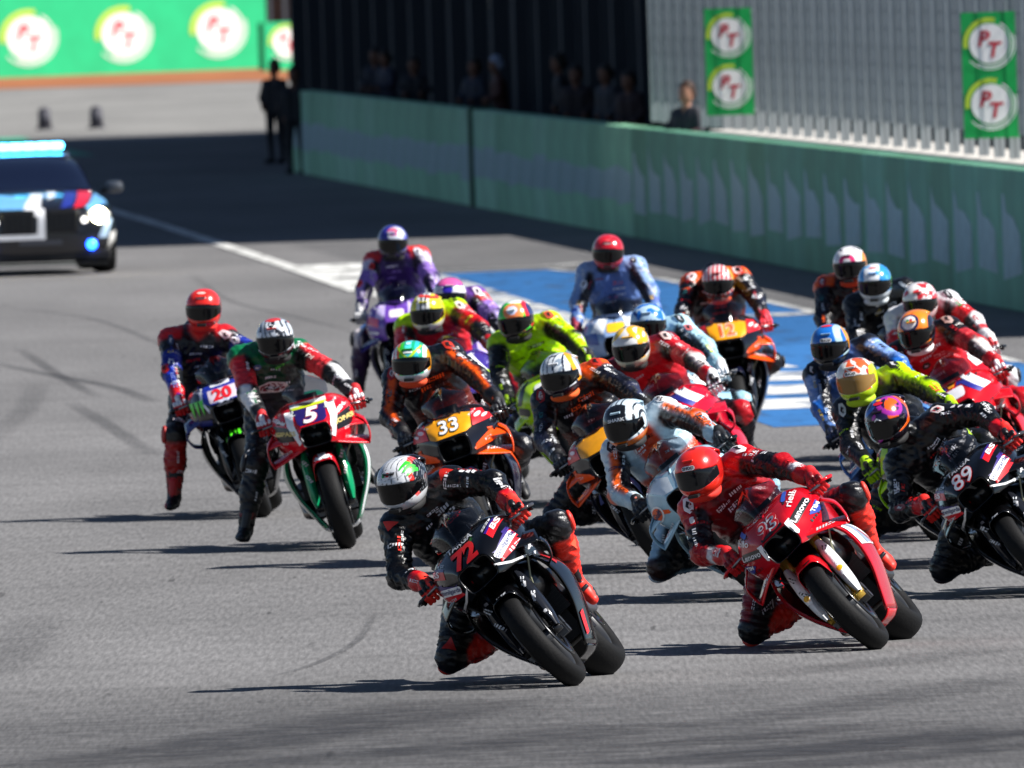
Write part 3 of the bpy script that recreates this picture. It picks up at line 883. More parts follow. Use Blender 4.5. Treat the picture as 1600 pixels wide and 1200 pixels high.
        outd = Vector((.25, s, 0)) if ('ank' + nm) not in R else Vector((.2, s, 0))
        shd = (an - kn).normalized(); outd = (outd - shd * outd.dot(shd)).normalized()
        obj('knee_slider', ME['slider'], P, [matte(su.get('slider', 'dgrey'), .5)], mw=frame(outd, -shd, kn + outd * .078))
    # helmet
    hy, hp, hr = (rad(a) for a in he.get('rot', (15, 12, 8)))
    f = Vector((-math.sin(hy) * math.cos(hp), -math.cos(hy) * math.cos(hp), -math.sin(hp)))
    l = Vector((math.cos(hy), -math.sin(hy), 0)); u = f.cross(l)
    l2 = l * math.cos(hr) + u * math.sin(hr); u2 = f.cross(l2)
    hw = Matrix(((f.x, l2.x, u2.x, 0), (f.y, l2.y, u2.y, 0), (f.z, l2.z, u2.z, 0), (0, 0, 0, 1)))
    loc = inv.to_3x3().to_4x4() @ hw; loc.translation = head
    hm = mesh('helmet', HV, HF, True, None, helmet_paint(he['ops']))
    H = obj('helmet', hm, P, [M_SHELL], mw=loc)
    obj('visor', ME['visor'], H, [visor_mat(he.get('visor', '#08080a'))])
    obj('spoiler', ME['spoiler'], H, [paint(he.get('fin', 'black'))], solid=.004)
    obj('vent', ME['vent'], H, [matte('#101012')]); obj('vent', ME['brow_vent'], H, [paint(he.get('fin', 'black'))])
    obj('neck_roll', ME['neck_roll'], H, [matte(he.get('roll', '#101012'), .8)])
    for dsh in he.get('prints', ()):
        nm, sh, (y, z), rot, c = dsh[:5]
        if sh[0] == 'oval': sh = ('poly', disc(sh[1], 22, sh[2]))
        if sh[0] == 'rect': sh = ('poly', rrect(sh[1], sh[2], sh[3] if len(sh) > 3 else None))
        tilt = rad(dsh[5] if len(dsh) > 5 else 35)                 # cast from above the brow
        n = Vector((math.cos(tilt), 0, math.sin(tilt))); uu = Vector((0, 1, 0)); vv = n.cross(uu)
        uu2 = uu * math.cos(rad(rot)) + vv * math.sin(rad(rot)); vv2 = -uu * math.sin(rad(rot)) + vv * math.cos(rad(rot))
        decal(nm, HB, sh, n * .5 + uu * y + vv * z, uu2, vv2, c, H, off=dsh[6] if len(dsh) > 6 else .002, maxlen=.02)
    # prints on the leathers: (shape, bone, t, (direction), along offset, rot, colour)
    rq = random.Random(int(R['helmet'][0] * 7 + R['helmet'][1])); more = []
    tones = ['#e8e8ea', '#c8ccd2', '#e0e0e4'] + [su[k] for k in ('stripe', 'glove', 'chest', 'shoulder', 'farm', 'knuckle') if k in su]
    for bone in ('uarmL', 'uarmR', 'farmL', 'farmR', 'thighL', 'thighR', 'shinR'):
        for q in range(3 if 'arm' in bone else 2):
            more.append((('rect', rq.uniform(.05, .09), rq.uniform(.014, .026)), bone, rq.uniform(.12, .9), (rq.uniform(-.5, .7), -.8, rq.uniform(-.1, .8)), rq.choice((0, 0, 90, 12)), rq.choice(tones)))
    for q in range(5):
        more.append((('rect', rq.uniform(.05, .10), rq.uniform(.014, .022)), 'chest', (rq.uniform(-.10, .10), .03 + .05 * q), (0, 0, 0), rq.uniform(-6, 6), rq.choice(tones)))
    for (sh, bone, t, dr, rot, c) in list(su.get('prints', ())) + more:
        if bone == 'chest':
            o_ = neck - tors * (.05 + t[1]) + lat * t[0]; n = (front + Vector(dr)).normalized(); uu = lat; 
        else:
            side = bone[-1]; a, b_ = {'uarm': ('sh', 'el'), 'farm': ('el', 'wr'), 'thigh': ('hip', 'kn'), 'shin': ('kn', 'an')}[bone[:-1]]
            A, Bp = J[a + side], J[b_ + side]; o_ = A + (Bp - A) * t
            uu = (Bp - A).normalized(); n = inv.to_3x3() @ Vector(dr); n = (n - uu * n.dot(uu)).normalized()
        uu = (uu - n * uu.dot(n)).normalized(); vv = n.cross(uu)
        uu2 = uu * math.cos(rad(rot)) + vv * math.sin(rad(rot)); vv2 = -uu * math.sin(rad(rot)) + vv * math.cos(rad(rot))
        rs = random.Random(int(abs(o_.x * 1e4 + o_.z * 1e3)))
        if sh[0] == 'rect' and sh[1] > .045:
            decal('wordmark', bv, strokes(sh[1], sh[2], rs), o_ + n * .35, uu2, vv2, c, body, off=.004, maxlen=.03, depth=.06, rough=.45)
            continue
        if sh[0] == 'oval':
            r0, sy = sh[1], sh[2]
            decal('badge', bv, ('poly', [(-r0, -.55 * r0 * sy), (.3 * r0, -.8 * r0 * sy), (r0, -.1 * r0 * sy), (.7 * r0, .6 * r0 * sy), (-.2 * r0, .8 * r0 * sy), (-.9 * r0, .35 * r0 * sy)]), o_ + n * .35, uu2, vv2, c, body, off=.004, maxlen=.03, depth=.06, rough=.45)
            decal('wordmark', bv, ('poly', [(-.55 * r0, -.1 * r0 * sy), (.1 * r0, -.35 * r0 * sy), (.55 * r0, .1 * r0 * sy), (.1 * r0, 0), (-.2 * r0, .35 * r0 * sy)]), o_ + n * .35, uu2, vv2, '#1a1418' if sum(col(c)) > .5 else '#c8c8cc', body, off=.007, maxlen=.03, depth=.06, rough=.45)
            continue
        if sh[0] == 'rect': sh = ('poly', rrect(sh[1], sh[2]))
        decal('badge', bv, sh, o_ + n * .35, uu2, vv2, c, body, off=.004, maxlen=.03, depth=.06, rough=.45)
    return P, bv

# ------------------------------------------------------------------ placing machine and rider from the photograph
def bike_matrix(O, lean, yaw):
    y, l = rad(yaw), rad(lean)
    f = Vector((-math.sin(y), -math.cos(y), 0)); le = Vector((math.cos(y), -math.sin(y), 0)); z = Vector((0, 0, 1))
    u2 = z * math.cos(l) - le * math.sin(l); l2 = le * math.cos(l) + z * math.sin(l)
    O = Vector(O); O.z = .066 * (1 - math.cos(l)) - .002
    return Matrix(((f.x, l2.x, u2.x, O.x), (f.y, l2.y, u2.y, O.y), (f.z, l2.z, u2.z, O.z), (0, 0, 0, 1)))
def ray_at_local_x(mw, px, lx):
    inv = mw.inverted(); a = inv @ EYE; b = inv.to_3x3() @ ray(*px)
    t = (lx - a.x) / b.x
    return a + b * t
def place(R):
    """Frame of the machine and head position, from pixels: contact (front tyre on the ground) where it shows, else from the helmet."""
    lean, yaw = R['lean'], R['yaw']
    hl = Vector(R.get('hl', (.12, -.10, 1.40)))
    if 'contact' in R:
        G = on_plane_z(*R['contact'])
        m0 = bike_matrix((0, 0, 0), lean, yaw)
        O = G - m0.to_3x3() @ Vector((.70, 0, 0)); mw = bike_matrix(O, lean, yaw)
        head = ray_at_local_x(mw, R['helmet'], hl.x)
    else:
        m0 = bike_matrix((0, 0, 0), lean, yaw); hw = m0 @ hl
        Pt = on_plane_z(*R['helmet'], hw.z); mw = bike_matrix((Pt.x - hw.x, Pt.y - hw.y, 0), lean, yaw)
        head = hl
    R['head'] = head
    for s in 'LR':
        if 'foot' + s in R:
            px, lx = R['foot' + s]
            R['ank' + s] = ray_at_local_x(mw, px, lx)
    return mw
# ------------------------------------------------------------------ ground
def asphalt(name, c, lo, hi):
    m = bpy.data.materials.new(name); m.use_nodes = True; nt = m.node_tree; b = nt.nodes['Principled BSDF']
    b.inputs['Roughness'].default_value = 0.82; b.inputs['Specular IOR Level'].default_value = 0.25
    tc = nt.nodes.new('ShaderNodeTexCoord'); acc = None
    def layer(scale, sx, sy, det, f0, f1, t0, t1, rot=0.0):
        nonlocal acc
        mp = nt.nodes.new('ShaderNodeMapping'); mp.inputs['Scale'].default_value = (sx, sy, 1); mp.inputs['Rotation'].default_value = (0, 0, rot)
        n = nt.nodes.new('ShaderNodeTexNoise'); n.inputs['Scale'].default_value = scale; n.inputs['Detail'].default_value = det
        r = nt.nodes.new('ShaderNodeMapRange')
        for k, v in (('From Min', f0), ('From Max', f1), ('To Min', t0), ('To Max', t1)): r.inputs[k].default_value = v
        nt.links.new(tc.outputs['Object'], mp.inputs[0]); nt.links.new(mp.outputs[0], n.inputs['Vector']); nt.links.new(n.outputs['Fac'], r.inputs['Value'])
        if acc is None: acc = r.outputs[0]
        else:
            mu = nt.nodes.new('ShaderNodeMath'); mu.operation = 'MULTIPLY'
            nt.links.new(acc, mu.inputs[0]); nt.links.new(r.outputs[0], mu.inputs[1]); acc = mu.outputs[0]
    layer(0.35, 1, 0.25, 4, .3, .7, .82, 1.12)              # broad patches along the paving direction
    layer(2.2, 1, .12, 5, .3, .7, .95, 1.04)                # paving streaks
    layer(42.0, 1, .04, 6, .32, .68, lo, hi)               # worn aggregate
    layer(70.0, 1, .05, 3, .60, .74, 1.0, 1.35)             # bright chips
    layer(9.0, 1, .05, 2, .70, .76, 1.0, .55)               # dark specks of rubber
    layer(0.9, .12, 1, 4, .50, .72, 1.0, .86, rot=.12)      # rubber laid across by turning tyres
    mx = nt.nodes.new('ShaderNodeMix'); mx.data_type = 'RGBA'; mx.blend_type = 'MULTIPLY'; mx.inputs[0].default_value = 1
    mx.inputs[6].default_value = (*C(c), 1); nt.links.new(acc, mx.inputs[7]); nt.links.new(mx.outputs[2], b.inputs['Base Color'])
    n = nt.nodes.new('ShaderNodeTexNoise'); n.inputs['Scale'].default_value = 60; nt.links.new(tc.outputs['Object'], n.inputs['Vector'])
    bp = nt.nodes.new('ShaderNodeBump'); bp.inputs['Strength'].default_value = .25; bp.inputs['Distance'].default_value = .01
    nt.links.new(n.outputs['Fac'], bp.inputs['Height']); nt.links.new(bp.outputs[0], b.inputs['Normal'])
    return m
M_ASPH = asphalt('asphalt', '#6b6a6a', .74, 1.22)
g_ = mesh('track', [(-1500, -200, 0), (1500, -200, 0), (1500, 3000, 0), (-1500, 3000, 0)], [(0, 1, 2, 3)], False)
tag(obj('track', g_, None, [M_ASPH]), kind='structure')

def worn(name, c, thr=.42, sc=3.0, soft=.25):
    """Painted sheet worn through to the asphalt."""
    m = mat(name + '_paint', c, .6, noise=(2.0, .82, 1.08)).copy(); m.name = name
    nt = m.node_tree; b = nt.nodes['Principled BSDF']
    tc = nt.nodes.new('ShaderNodeTexCoord'); mp = nt.nodes.new('ShaderNodeMapping'); mp.inputs['Scale'].default_value = (1, .18, 1)
    n = nt.nodes.new('ShaderNodeTexNoise'); n.inputs['Scale'].default_value = sc; n.inputs['Detail'].default_value = 7
    r = nt.nodes.new('ShaderNodeMapRange'); r.inputs['From Min'].default_value = thr - soft / 2; r.inputs['From Max'].default_value = thr + soft / 2
    nt.links.new(tc.outputs['Object'], mp.inputs[0]); nt.links.new(mp.outputs[0], n.inputs['Vector']); nt.links.new(n.outputs['Fac'], r.inputs['Value'])
    nt.links.new(r.outputs[0], b.inputs['Alpha'])
    return m
def sheet(name, pts, z, m, kind='structure', parent=None):
    me = mesh(name, [(p[0], p[1], z) for p in pts], [tuple(range(len(pts)))], False)
    o = obj(name, me, parent, [m])
    if kind and parent is None: o['kind'] = kind
    return o
gp = lambda x, y: on_plane_z(x, y)
def poly_px(name, px, z, m): return sheet(name, [gp(*p)[:2] for p in px], z, m)
M_BLUE = worn('blue_ground_paint', '#2768a4', .35)
M_WHITE = worn('white_ground_paint', '#d2d2ce', .40)
M_WLINE = worn('white_line_paint', '#c8c8c4', .36)
blue_top = [(690, 428), (860, 421), (1035, 436), (1240, 480), (1590, 566), (1760, 612)]
blue_bot = [(1760, 700), (1300, 664), (1210, 668), (880, 560), (700, 500), (600, 455)]
poly_px('pit_exit_paint', blue_top + blue_bot, .004, M_BLUE)
# white bars across the painted wedge
Lx = [gp(*p) for p in ((430, 416), (480, 432), (554, 455), (700, 500), (880, 560), (1100, 640), (1240, 690))]
Rx = [gp(*p) for p in ((600, 420), (700, 431), (920, 500), (1010, 530), (1300, 584), (1700, 640), (1800, 690))]
def at_depth(P, y):
    P = sorted(P, key=lambda p: p.y)
    return float(np.interp(y, [p.y for p in P], [p.x for p in P]))
y = 156.0; n_bar = 0
hatch = bpy.data.objects.new('pit_exit_hatching', None); COL.objects.link(hatch); hatch['kind'] = 'structure'
bars = []
while y < 233:
    w = 3.3 + 1.0 * (y > 172)
    a0, a1, b0, b1 = at_depth(Lx, y), at_depth(Lx, y + w), at_depth(Rx, y), at_depth(Rx, y + w)
    sheet('painted_bar', [(a0, y), (b0, y), (b1, y + w), (a1, y + w)], .008, M_WHITE, parent=hatch)
    y += 4.9
def line_px(name, pts, w, z, m):
    G = [gp(*p) for p in pts]; L, Rr = [], []
    for i, p in enumerate(G):
        d = (G[min(i + 1, len(G) - 1)] - G[max(i - 1, 0)]).normalized(); n = Vector((-d.y, d.x, 0)) * (w / 2)
        L.append((p + n)[:2]); Rr.append((p - n)[:2])
    V = [(*q, z) for q in L + Rr]; k = len(G)
    F = [(i, i + 1, k + i + 1, k + i) for i in range(k - 1)]
    return tag(obj(name, mesh(name, V, F, False), None, [m]), kind='structure')
line_px('track_edge_line', [(150, 322), (250, 352), (380, 394), (470, 424), (560, 456)], .22, .012, M_WLINE)
line_px('pit_lane_line', [(640, 424), (760, 420), (860, 416), (1010, 405)], .35, .008, M_WLINE)
line_px('pit_lane_line', [(1170, 496), (1280, 489)], .9, .012, M_WLINE)
line_px('pit_lane_line', [(690, 428), (860, 422), (1035, 437), (1240, 481), (1590, 567)], .12, .012, M_WLINE)
# run-off: green painted wedge and red earth beyond
poly_px('green_runoff', [(-60, 190), (0, 205), (60, 222), (150, 243), (-60, 246)], .004, mat('green_ground', '#0d9a78', .7, noise=(.5, .85, 1.1)))
poly_px('far_runoff', [(-300, 226), (-300, 148), (800, 112), (800, 190)], .006, asphalt('pale_asphalt', '#7d7c79', .9, 1.08))
poly_px('red_earth', [(-300, 150), (-300, 128), (800, 92), (800, 114)], .02, mat('earth', '#96592c', .95, noise=(.6, .7, 1.15)))
# rubber laid by sliding tyres
def rubber_mat():
    m = bpy.data.materials.new('tyre_rubber_marks'); m.use_nodes = True; nt = m.node_tree; b = nt.nodes['Principled BSDF']
    b.inputs['Base Color'].default_value = (.02, .02, .024, 1); b.inputs['Roughness'].default_value = .7
    a = nt.nodes.new('ShaderNodeAttribute'); a.attribute_name = 'Col'
    tc = nt.nodes.new('ShaderNodeTexCoord'); n = nt.nodes.new('ShaderNodeTexNoise'); n.inputs['Scale'].default_value = 4; n.inputs['Detail'].default_value = 6
    nt.links.new(tc.outputs['Object'], n.inputs['Vector'])
    mu = nt.nodes.new('ShaderNodeMath'); mu.operation = 'MULTIPLY'
    nt.links.new(a.outputs['Color'], mu.inputs[0]); nt.links.new(n.outputs['Fac'], mu.inputs[1]); nt.links.new(mu.outputs[0], b.inputs['Alpha'])
    return m
M_SKID = rubber_mat()
def skid(pts, w, dens):
    G = crs(np.array([gp(*p)[:2] for p in pts]), 24); V, Cc = [], []
    for i, p in enumerate(G):
        d = G[min(i + 1, 23)] - G[max(i - 1, 0)]; d = d / np.linalg.norm(d); n = np.array([-d[1], d[0]])
        e = dens * math.sin(math.pi * (i + .6) / 24.2) ** .5
        for k, a in ((-1, 0), (-.45, 1), (.45, 1), (1, 0)):
            q = p + n * k * w / 2; V.append((q[0], q[1], .003 + .0015 * (w < 4) + .0001 * (len(bpy.data.objects) % 9))); Cc.append([a * e] * 3)
    o = obj('skid_mark', mesh('skid_mark', V, gridf(24, 4), True, None, np.array(Cc)), None, [M_SKID]); o['kind'] = 'structure'
skid([(-80, 1215), (500, 1170), (1100, 1120), (1700, 1060)], 15.0, .5)
skid([(400, 1230), (900, 1195), (1300, 1165), (1700, 1125)], 9.0, .4)
for pts, w, dn in (([(-20, 566), (100, 590), (180, 606), (240, 628)], .2, .7), ([(30, 545), (90, 585), (150, 620)], .16, .6), ([(110, 630), (170, 665), (240, 712)], .2, .5),
                   ([(-20, 690), (40, 640), (60, 600)], .3, .3), ([(990, 1196), (1200, 1178), (1400, 1160), (1620, 1138)], 1.2, .95), ([(1040, 1140), (1200, 1122), (1400, 1090), (1620, 1052)], .8, .45),
                   ([(1000, 1168), (1200, 1150), (1350, 1132)], .7, .5), ([(-20, 1205), (200, 1184), (420, 1152), (620, 1120), (760, 1092)], 1.3, .7),
                   ([(200, 1215), (500, 1185), (800, 1160), (1000, 1130)], .9, .5), ([(1100, 1210), (1350, 1188), (1620, 1160)], .9, .6),
                   ([(585, 960), (560, 1000), (500, 1035), (420, 1060)], .07, .5), ([(0, 480), (150, 500), (300, 560)], .1, .5), ([(1150, 1060), (1350, 1040), (1600, 1010)], .7, .3),
                   ([(60, 960), (30, 1010), (-20, 1060)], .5, .3), ([(300, 430), (360, 470), (480, 500), (560, 520)], .12, .4)):
    skid(pts, w, dn)

# ------------------------------------------------------------------ pit wall, fence, building
WD = Vector((-.0630, 1, 0)).normalized(); WN = Vector((-WD.y, WD.x, 0)).normalized()    # along the wall (away), and out of its face towards the track
def wpt(y, off=0.0, z=0.0):                                 # point of the wall line at depth y; off > 0 is behind the wall
    return Vector((5.1 - .0630 * (y - 192), y, z)) - WN * off
def wall_frame(y, off=0.0, z=0.0):
    p = wpt(y, off, z); x = WD; yv = -WN
    return Matrix(((x.x, yv.x, 0, p.x), (x.y, yv.y, 0, p.y), (0, 0, 1, p.z), (0, 0, 0, 1)))
def wall_mat(name, c):
    m = mat(name, c, .75, noise=(1.2, .75, 1.12)).copy(); nt = m.node_tree; b = nt.nodes['Principled BSDF']
    return m
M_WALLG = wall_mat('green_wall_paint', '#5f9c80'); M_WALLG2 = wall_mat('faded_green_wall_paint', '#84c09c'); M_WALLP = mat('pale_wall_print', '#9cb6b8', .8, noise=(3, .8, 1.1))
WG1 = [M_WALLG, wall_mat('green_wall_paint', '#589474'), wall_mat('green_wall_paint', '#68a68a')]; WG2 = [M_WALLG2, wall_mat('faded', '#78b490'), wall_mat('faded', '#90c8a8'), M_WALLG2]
pw = empty('pit_wall', wall_frame(180), 'long low green pit wall with pale blocks printed on it', 'wall')
PL = 2.8; WALL_H = 1.42
ME['wall_panel'] = M('wall_panel', box(.012, PL - .012, 0, .28, 0, WALL_H), False)
k = 0
for i in range(54):
    y0 = i * PL
    if y0 > 149: break
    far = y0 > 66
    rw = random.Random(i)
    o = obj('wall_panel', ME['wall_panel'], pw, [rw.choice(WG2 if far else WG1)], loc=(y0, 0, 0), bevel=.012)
    j_ = lambda a: a + rw.uniform(-.06, .06)
    if not far:
        pts = [(j_(.35), j_(.36)), (j_(2.45), j_(.34)), (j_(2.48), j_(1.16)), (j_(2.2), j_(1.1)), (j_(2.0), j_(.98)), (j_(1.2), j_(.90)), (j_(.45), j_(.80))]
    else:
        pts = [(.05, j_(.42)), (2.75, j_(.42)), (2.75, j_(.86)), (.05, j_(.86))]
    me = mesh('print', [(p[0], -.004, p[1]) for p in pts], [tuple(range(len(pts)))], False)
    obj('printed_block', me, o, [M_WALLP])
# dark post where two wall sections meet
obj('wall_post', M('wall_post', box(-.22, .22, -.05, .34, 0, WALL_H + .03), False), pw, [mat('dark_green_post', '#134a34', .7)], loc=(100.5, 0, 0))
# white concrete blocks on top, behind the wall face
kb = empty('concrete_kerb', wall_frame(180, .29), 'row of white concrete blocks along the top of the pit wall under the fence', 'kerb')
ME['kerb_block'] = M('kerb_block', box(.02, 1.78, 0.003, 1.0, 0, WALL_H + .03), False)
for i in range(32):
    obj('concrete_block', ME['kerb_block'], kb, [mat('white_concrete', '#cdc8c0', .85, noise=(2.5, .75, 1.05))], loc=(i * 1.8, 0, 0), bevel=.03)
# debris fence
fn = empty('debris_fence', wall_frame(180, .54), 'tall grey wire debris fence on posts above the pit wall', 'fence')
ME['fence_post'] = M('fence_post', join([box(-.065, .065, -.012, .012, 0, 3.9), box(-.065, -.055, -.055, .055, 0, 3.9), box(.055, .065, -.055, .055, 0, 3.9)]), False)
wires = []
for j in range(40):
    wires.append(bar((.02 + j * .045, 0, .05), (.02 + j * .045, 0, 3.5), .0040, n=4, cap=False))
for j in range(18):
    wires.append(bar((0, .006, .1 + j * .2), (1.8, .006, .1 + j * .2), .004, n=4, cap=False))
ME['wire_panel'] = M('wire_panel', join(wires), False)
M_GALV = mat('galvanised_steel', '#a4abae', .55, .25, noise=(1.5, .8, 1.1)); M_GALV2 = mat('wire', '#6c757b', .6, .2)
for i in range(40):
    back = 0
    obj('fence_post', ME['fence_post'], fn, [M_GALV], loc=(i * 1.8, back, WALL_H + .033))
    if i < 39: obj('wire_panel', ME['wire_panel'], fn, [M_GALV2], loc=(i * 1.8, back, WALL_H + .24))
# building that shades the far part of the straight
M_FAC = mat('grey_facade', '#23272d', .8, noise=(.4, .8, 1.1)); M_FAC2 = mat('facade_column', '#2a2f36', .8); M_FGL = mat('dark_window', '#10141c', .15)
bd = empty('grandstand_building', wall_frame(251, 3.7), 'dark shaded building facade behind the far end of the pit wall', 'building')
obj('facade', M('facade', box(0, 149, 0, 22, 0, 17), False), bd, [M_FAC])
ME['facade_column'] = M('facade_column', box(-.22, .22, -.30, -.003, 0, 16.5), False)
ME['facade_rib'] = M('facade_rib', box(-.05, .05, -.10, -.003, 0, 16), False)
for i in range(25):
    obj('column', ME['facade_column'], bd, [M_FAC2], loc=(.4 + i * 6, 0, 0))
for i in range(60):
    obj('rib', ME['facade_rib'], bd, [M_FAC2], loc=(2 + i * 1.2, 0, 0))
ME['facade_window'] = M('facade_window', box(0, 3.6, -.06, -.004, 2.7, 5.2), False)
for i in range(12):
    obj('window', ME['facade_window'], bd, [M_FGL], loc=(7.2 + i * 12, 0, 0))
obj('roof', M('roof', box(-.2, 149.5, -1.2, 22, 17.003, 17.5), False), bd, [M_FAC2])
# platform behind the wall
tag(obj('pit_platform', M('pit_platform', box(72, 155, 0, 2.2, 0, .45), False), None, [mat('platform', '#3a3c40', .9)], mw=wall_frame(180, 1.25)), kind='structure')

# ------------------------------------------------------------------ banners with the round PT mark
BG_BAN = {}
def pt_mark(parent, c, u, v, r, n):
    """White roundel, red letters, yellow and green swirls, on a flat banner."""
    def put(nm, P, F, cl, lift):
        me = mesh(nm, [tuple(Vector(c) + Vector(u) * a + Vector(v) * b + Vector(n) * lift) for a, b in P], F, False)
        obj(nm, me, parent, [mat('print', cl, .6)])
    D = disc(r * .78, 28); put('roundel', D, [tuple(range(28))], '#f2f0ee', .006)
    def arc(r0, r1, a0, a1, k=18):
        P = [(rr * math.cos(rad(a)), rr * math.sin(rad(a))) for rr in (r0, r1) for a in np.linspace(a0, a1, k)]
        return P, [(i, i + 1, k + i + 1, k + i) for i in range(k - 1)]
    P, F = arc(r * .84, r * 1.02, 75, 190); put('swirl', P, F, '#b9d43c', .008)
    P, F = arc(r * .86, r * .93, -120, 60); put('swirl', P, F, '#f0f2ee', .008)
    P, F = arc(r * .98, r * 1.03, -140, 20); put('swirl', P, F, '#f0f2ee', .008)
    for s_, dx, dy in (('P', -.20, .20), ('T', .22, -.24)):
        V, F = text2d(s_, .03, .2); V = V * r * .62 + np.array([dx, dy]) * r
        put('letter', [tuple(q) for q in V], F, '#c01430', .010)
M_BAN = mat('green_banner', '#00a54e', .55, noise=(1.2, .88, 1.06))
def hang_banner(x0, x1, y0, y1, depth, label):
    A, B = on_depth(x0, y1, depth), on_depth(x1, y1, depth); T = on_depth(x0, y0, depth)
    w, h = (B - A).length, (T - A).length
    Mx = Matrix(((1, 0, 0, A.x), (0, 1, 0, A.y), (0, 0, 1, A.z), (0, 0, 0, 1)))
    b = empty('banner', Mx, label, 'banner', 'green banners on the fence')
    me = mesh('sheet', *box(0, w, 0, .02, 0, h), False); obj('sheet', me, b, [M_BAN])
    for t in (.27, .75):
        pt_mark(b, (w / 2, 0, h * t), (1, 0, 0), (0, 0, 1), w * .46, (0, -1, 0))
    for zz in (0.05, h - .05):
        obj('batten', M('batten', bar((-.02, .025, zz), (w + .02, .025, zz), .018, n=6)), b, [M_GALV])
hang_banner(1105, 1179, 14, 181, 232.5, 'green hanging banner with two round PT marks beside the person on the wall')
hang_banner(1507, 1594, 20, 217, 197.5, 'green hanging banner with two round PT marks at the right edge of the fence')
def far_banner(x0, x1, ytop, ybot, depth, marks, label):
    A, B = on_depth(x0, ybot, depth), on_depth(x1, ybot - 0, depth)
    ta = rad(38); ca, sa = math.cos(ta), math.sin(ta)          # the far wall stands askew to the straight, facing more into the sun
    h = (on_depth(x0, ytop, depth) - A).length; w = (B.x - A.x) / ca
    Mx = Matrix(((ca, -sa, 0, A.x), (sa, ca, 0, A.y), (0, 0, 1, 0), (0, 0, 0, 1)))
    b = empty('banner_wall', Mx, label, 'banner')
    obj('sheet', mesh('sheet', *box(0, w, 0, .3, 0, h), False), b, [mat('hazed_green_banner', '#14b878', .6, noise=(1.2, .9, 1.06))])  # lighter green than the fence banners: distance haze put into the colour
    for mx, my, r in marks:
        c = on_depth(mx, my, depth) - Vector((A.x, A.y, 0))
        pt_mark(b, (c.x / ca, -.01, c.z), (1 / ca, 0, 0), (0, 0, 1), r, (0, -1, 0))
far_banner(-200, 413, -6, 127, 604, [(-110, 62, .9), (40, 60, .88), (187, 55, .88), (335, 48, .88)], 'long green banner wall with a row of large round PT marks beyond the straight')
far_banner(414, 520, 32, 108, 600, [(447, 66, .55)], 'lower green banner with one small round PT mark beside the long banner wall')
# low brown hut and a pale stand far behind
hut = empty('hut', Matrix.Translation(on_depth(415, 110, 640).xy.to_3d()), 'brown hut with pale posts behind the lower green banner', 'hut')
obj('wall', mesh('wall', *box(0, 1.9, 0, 2, 0, 2.8), False), hut, [mat('brown_boards', '#6a4a3c', .85, noise=(3, .7, 1.1))])
for i in range(4): obj('post', mesh('post', *box(.15 + i * .5, .27 + i * .5, -.12, -.003, 0, 2.8), False), hut, [mat('pale_post', '#a8a4a0', .8)])
obj('roof', mesh('roof', *box(-.3, 2.2, -.4, 2.4, 2.803, 3.0), False), hut, [matte('#54443c', .9)])
tag(obj('earth_bank', M('earth_bank', tloft([(-40, 0, 6, 2.0), (0, 0, 6, 2.3), (40, 0, 6, 2.0)], 12, 18, 2)), None, [mat('bank', '#6a6458', .95, noise=(.3, .7, 1.1))], mw=Matrix.Translation((-14, 660, 0))), kind='structure')
for i, (px, py) in enumerate(((70, 203), (151, 201))):
    q = gp(px, py)
    o = obj('marker_post', M('marker_post', join([bar((0, 0, 0), (0, 0, .05), .21, .20, 14), bar((0, 0, .05), (0, 0, .44), .15, .13, 14), bar((0, 0, .44), (0, 0, .50), .13, .06, 14)])), None, [matte('#3a3a44', .7)], loc=(q.x, q.y, 0))
    tag(o, ('dark marker post on the far run-off, left one nearer the frame edge', 'dark marker post on the far run-off, right one of the pair')[i], 'marker post', 'marker posts on the run-off')
# ------------------------------------------------------------------ liveries: prints are given in the front view of the machine as (y, z)
def both(f): return f(1) + f(-1)
def T(s, h, y, z, rot, c, kind='b', lift=.006, bold=.03, shear=0., sx=1.): return ('lettering', ('text', s, h, bold, shear, sx), (y, z), rot, c, kind, lift)
def Rc(w, h, y, z, rot, c, kind='b', lift=.003, r=None): return ('panel', ('rect', w, h) + ((r,) if r is not None else ()), (y, z), rot, c, kind, lift)
def Po(pts, c, kind='b', lift=.003): return ('panel', ('poly', pts), (0, 0), 0, c, kind, lift)
def mpoly(pts, c, kind='b', lift=.003): return [Po(pts, c, kind, lift), Po([(-y, z) for y, z in reversed(pts)], c, kind, lift)]
def claws(y, z, s, rot, c='#4ed81e', kind='b'):
    out = []
    for i in (-1, 0, 1):
        a = rad(rot); dx, dz = i * .34 * s * math.cos(a), i * .34 * s * math.sin(a)
        out.append(('claw', ('poly', [(-.13 * s, .5 * s), (.02 * s, .44 * s), (.13 * s, .5 * s), (.10 * s, 0), (.02 * s, -.55 * s), (-.05 * s, -.1 * s), (-.10 * s, .1 * s)]), (y + dx, z + dz), rot, c, kind, .006))
    return out

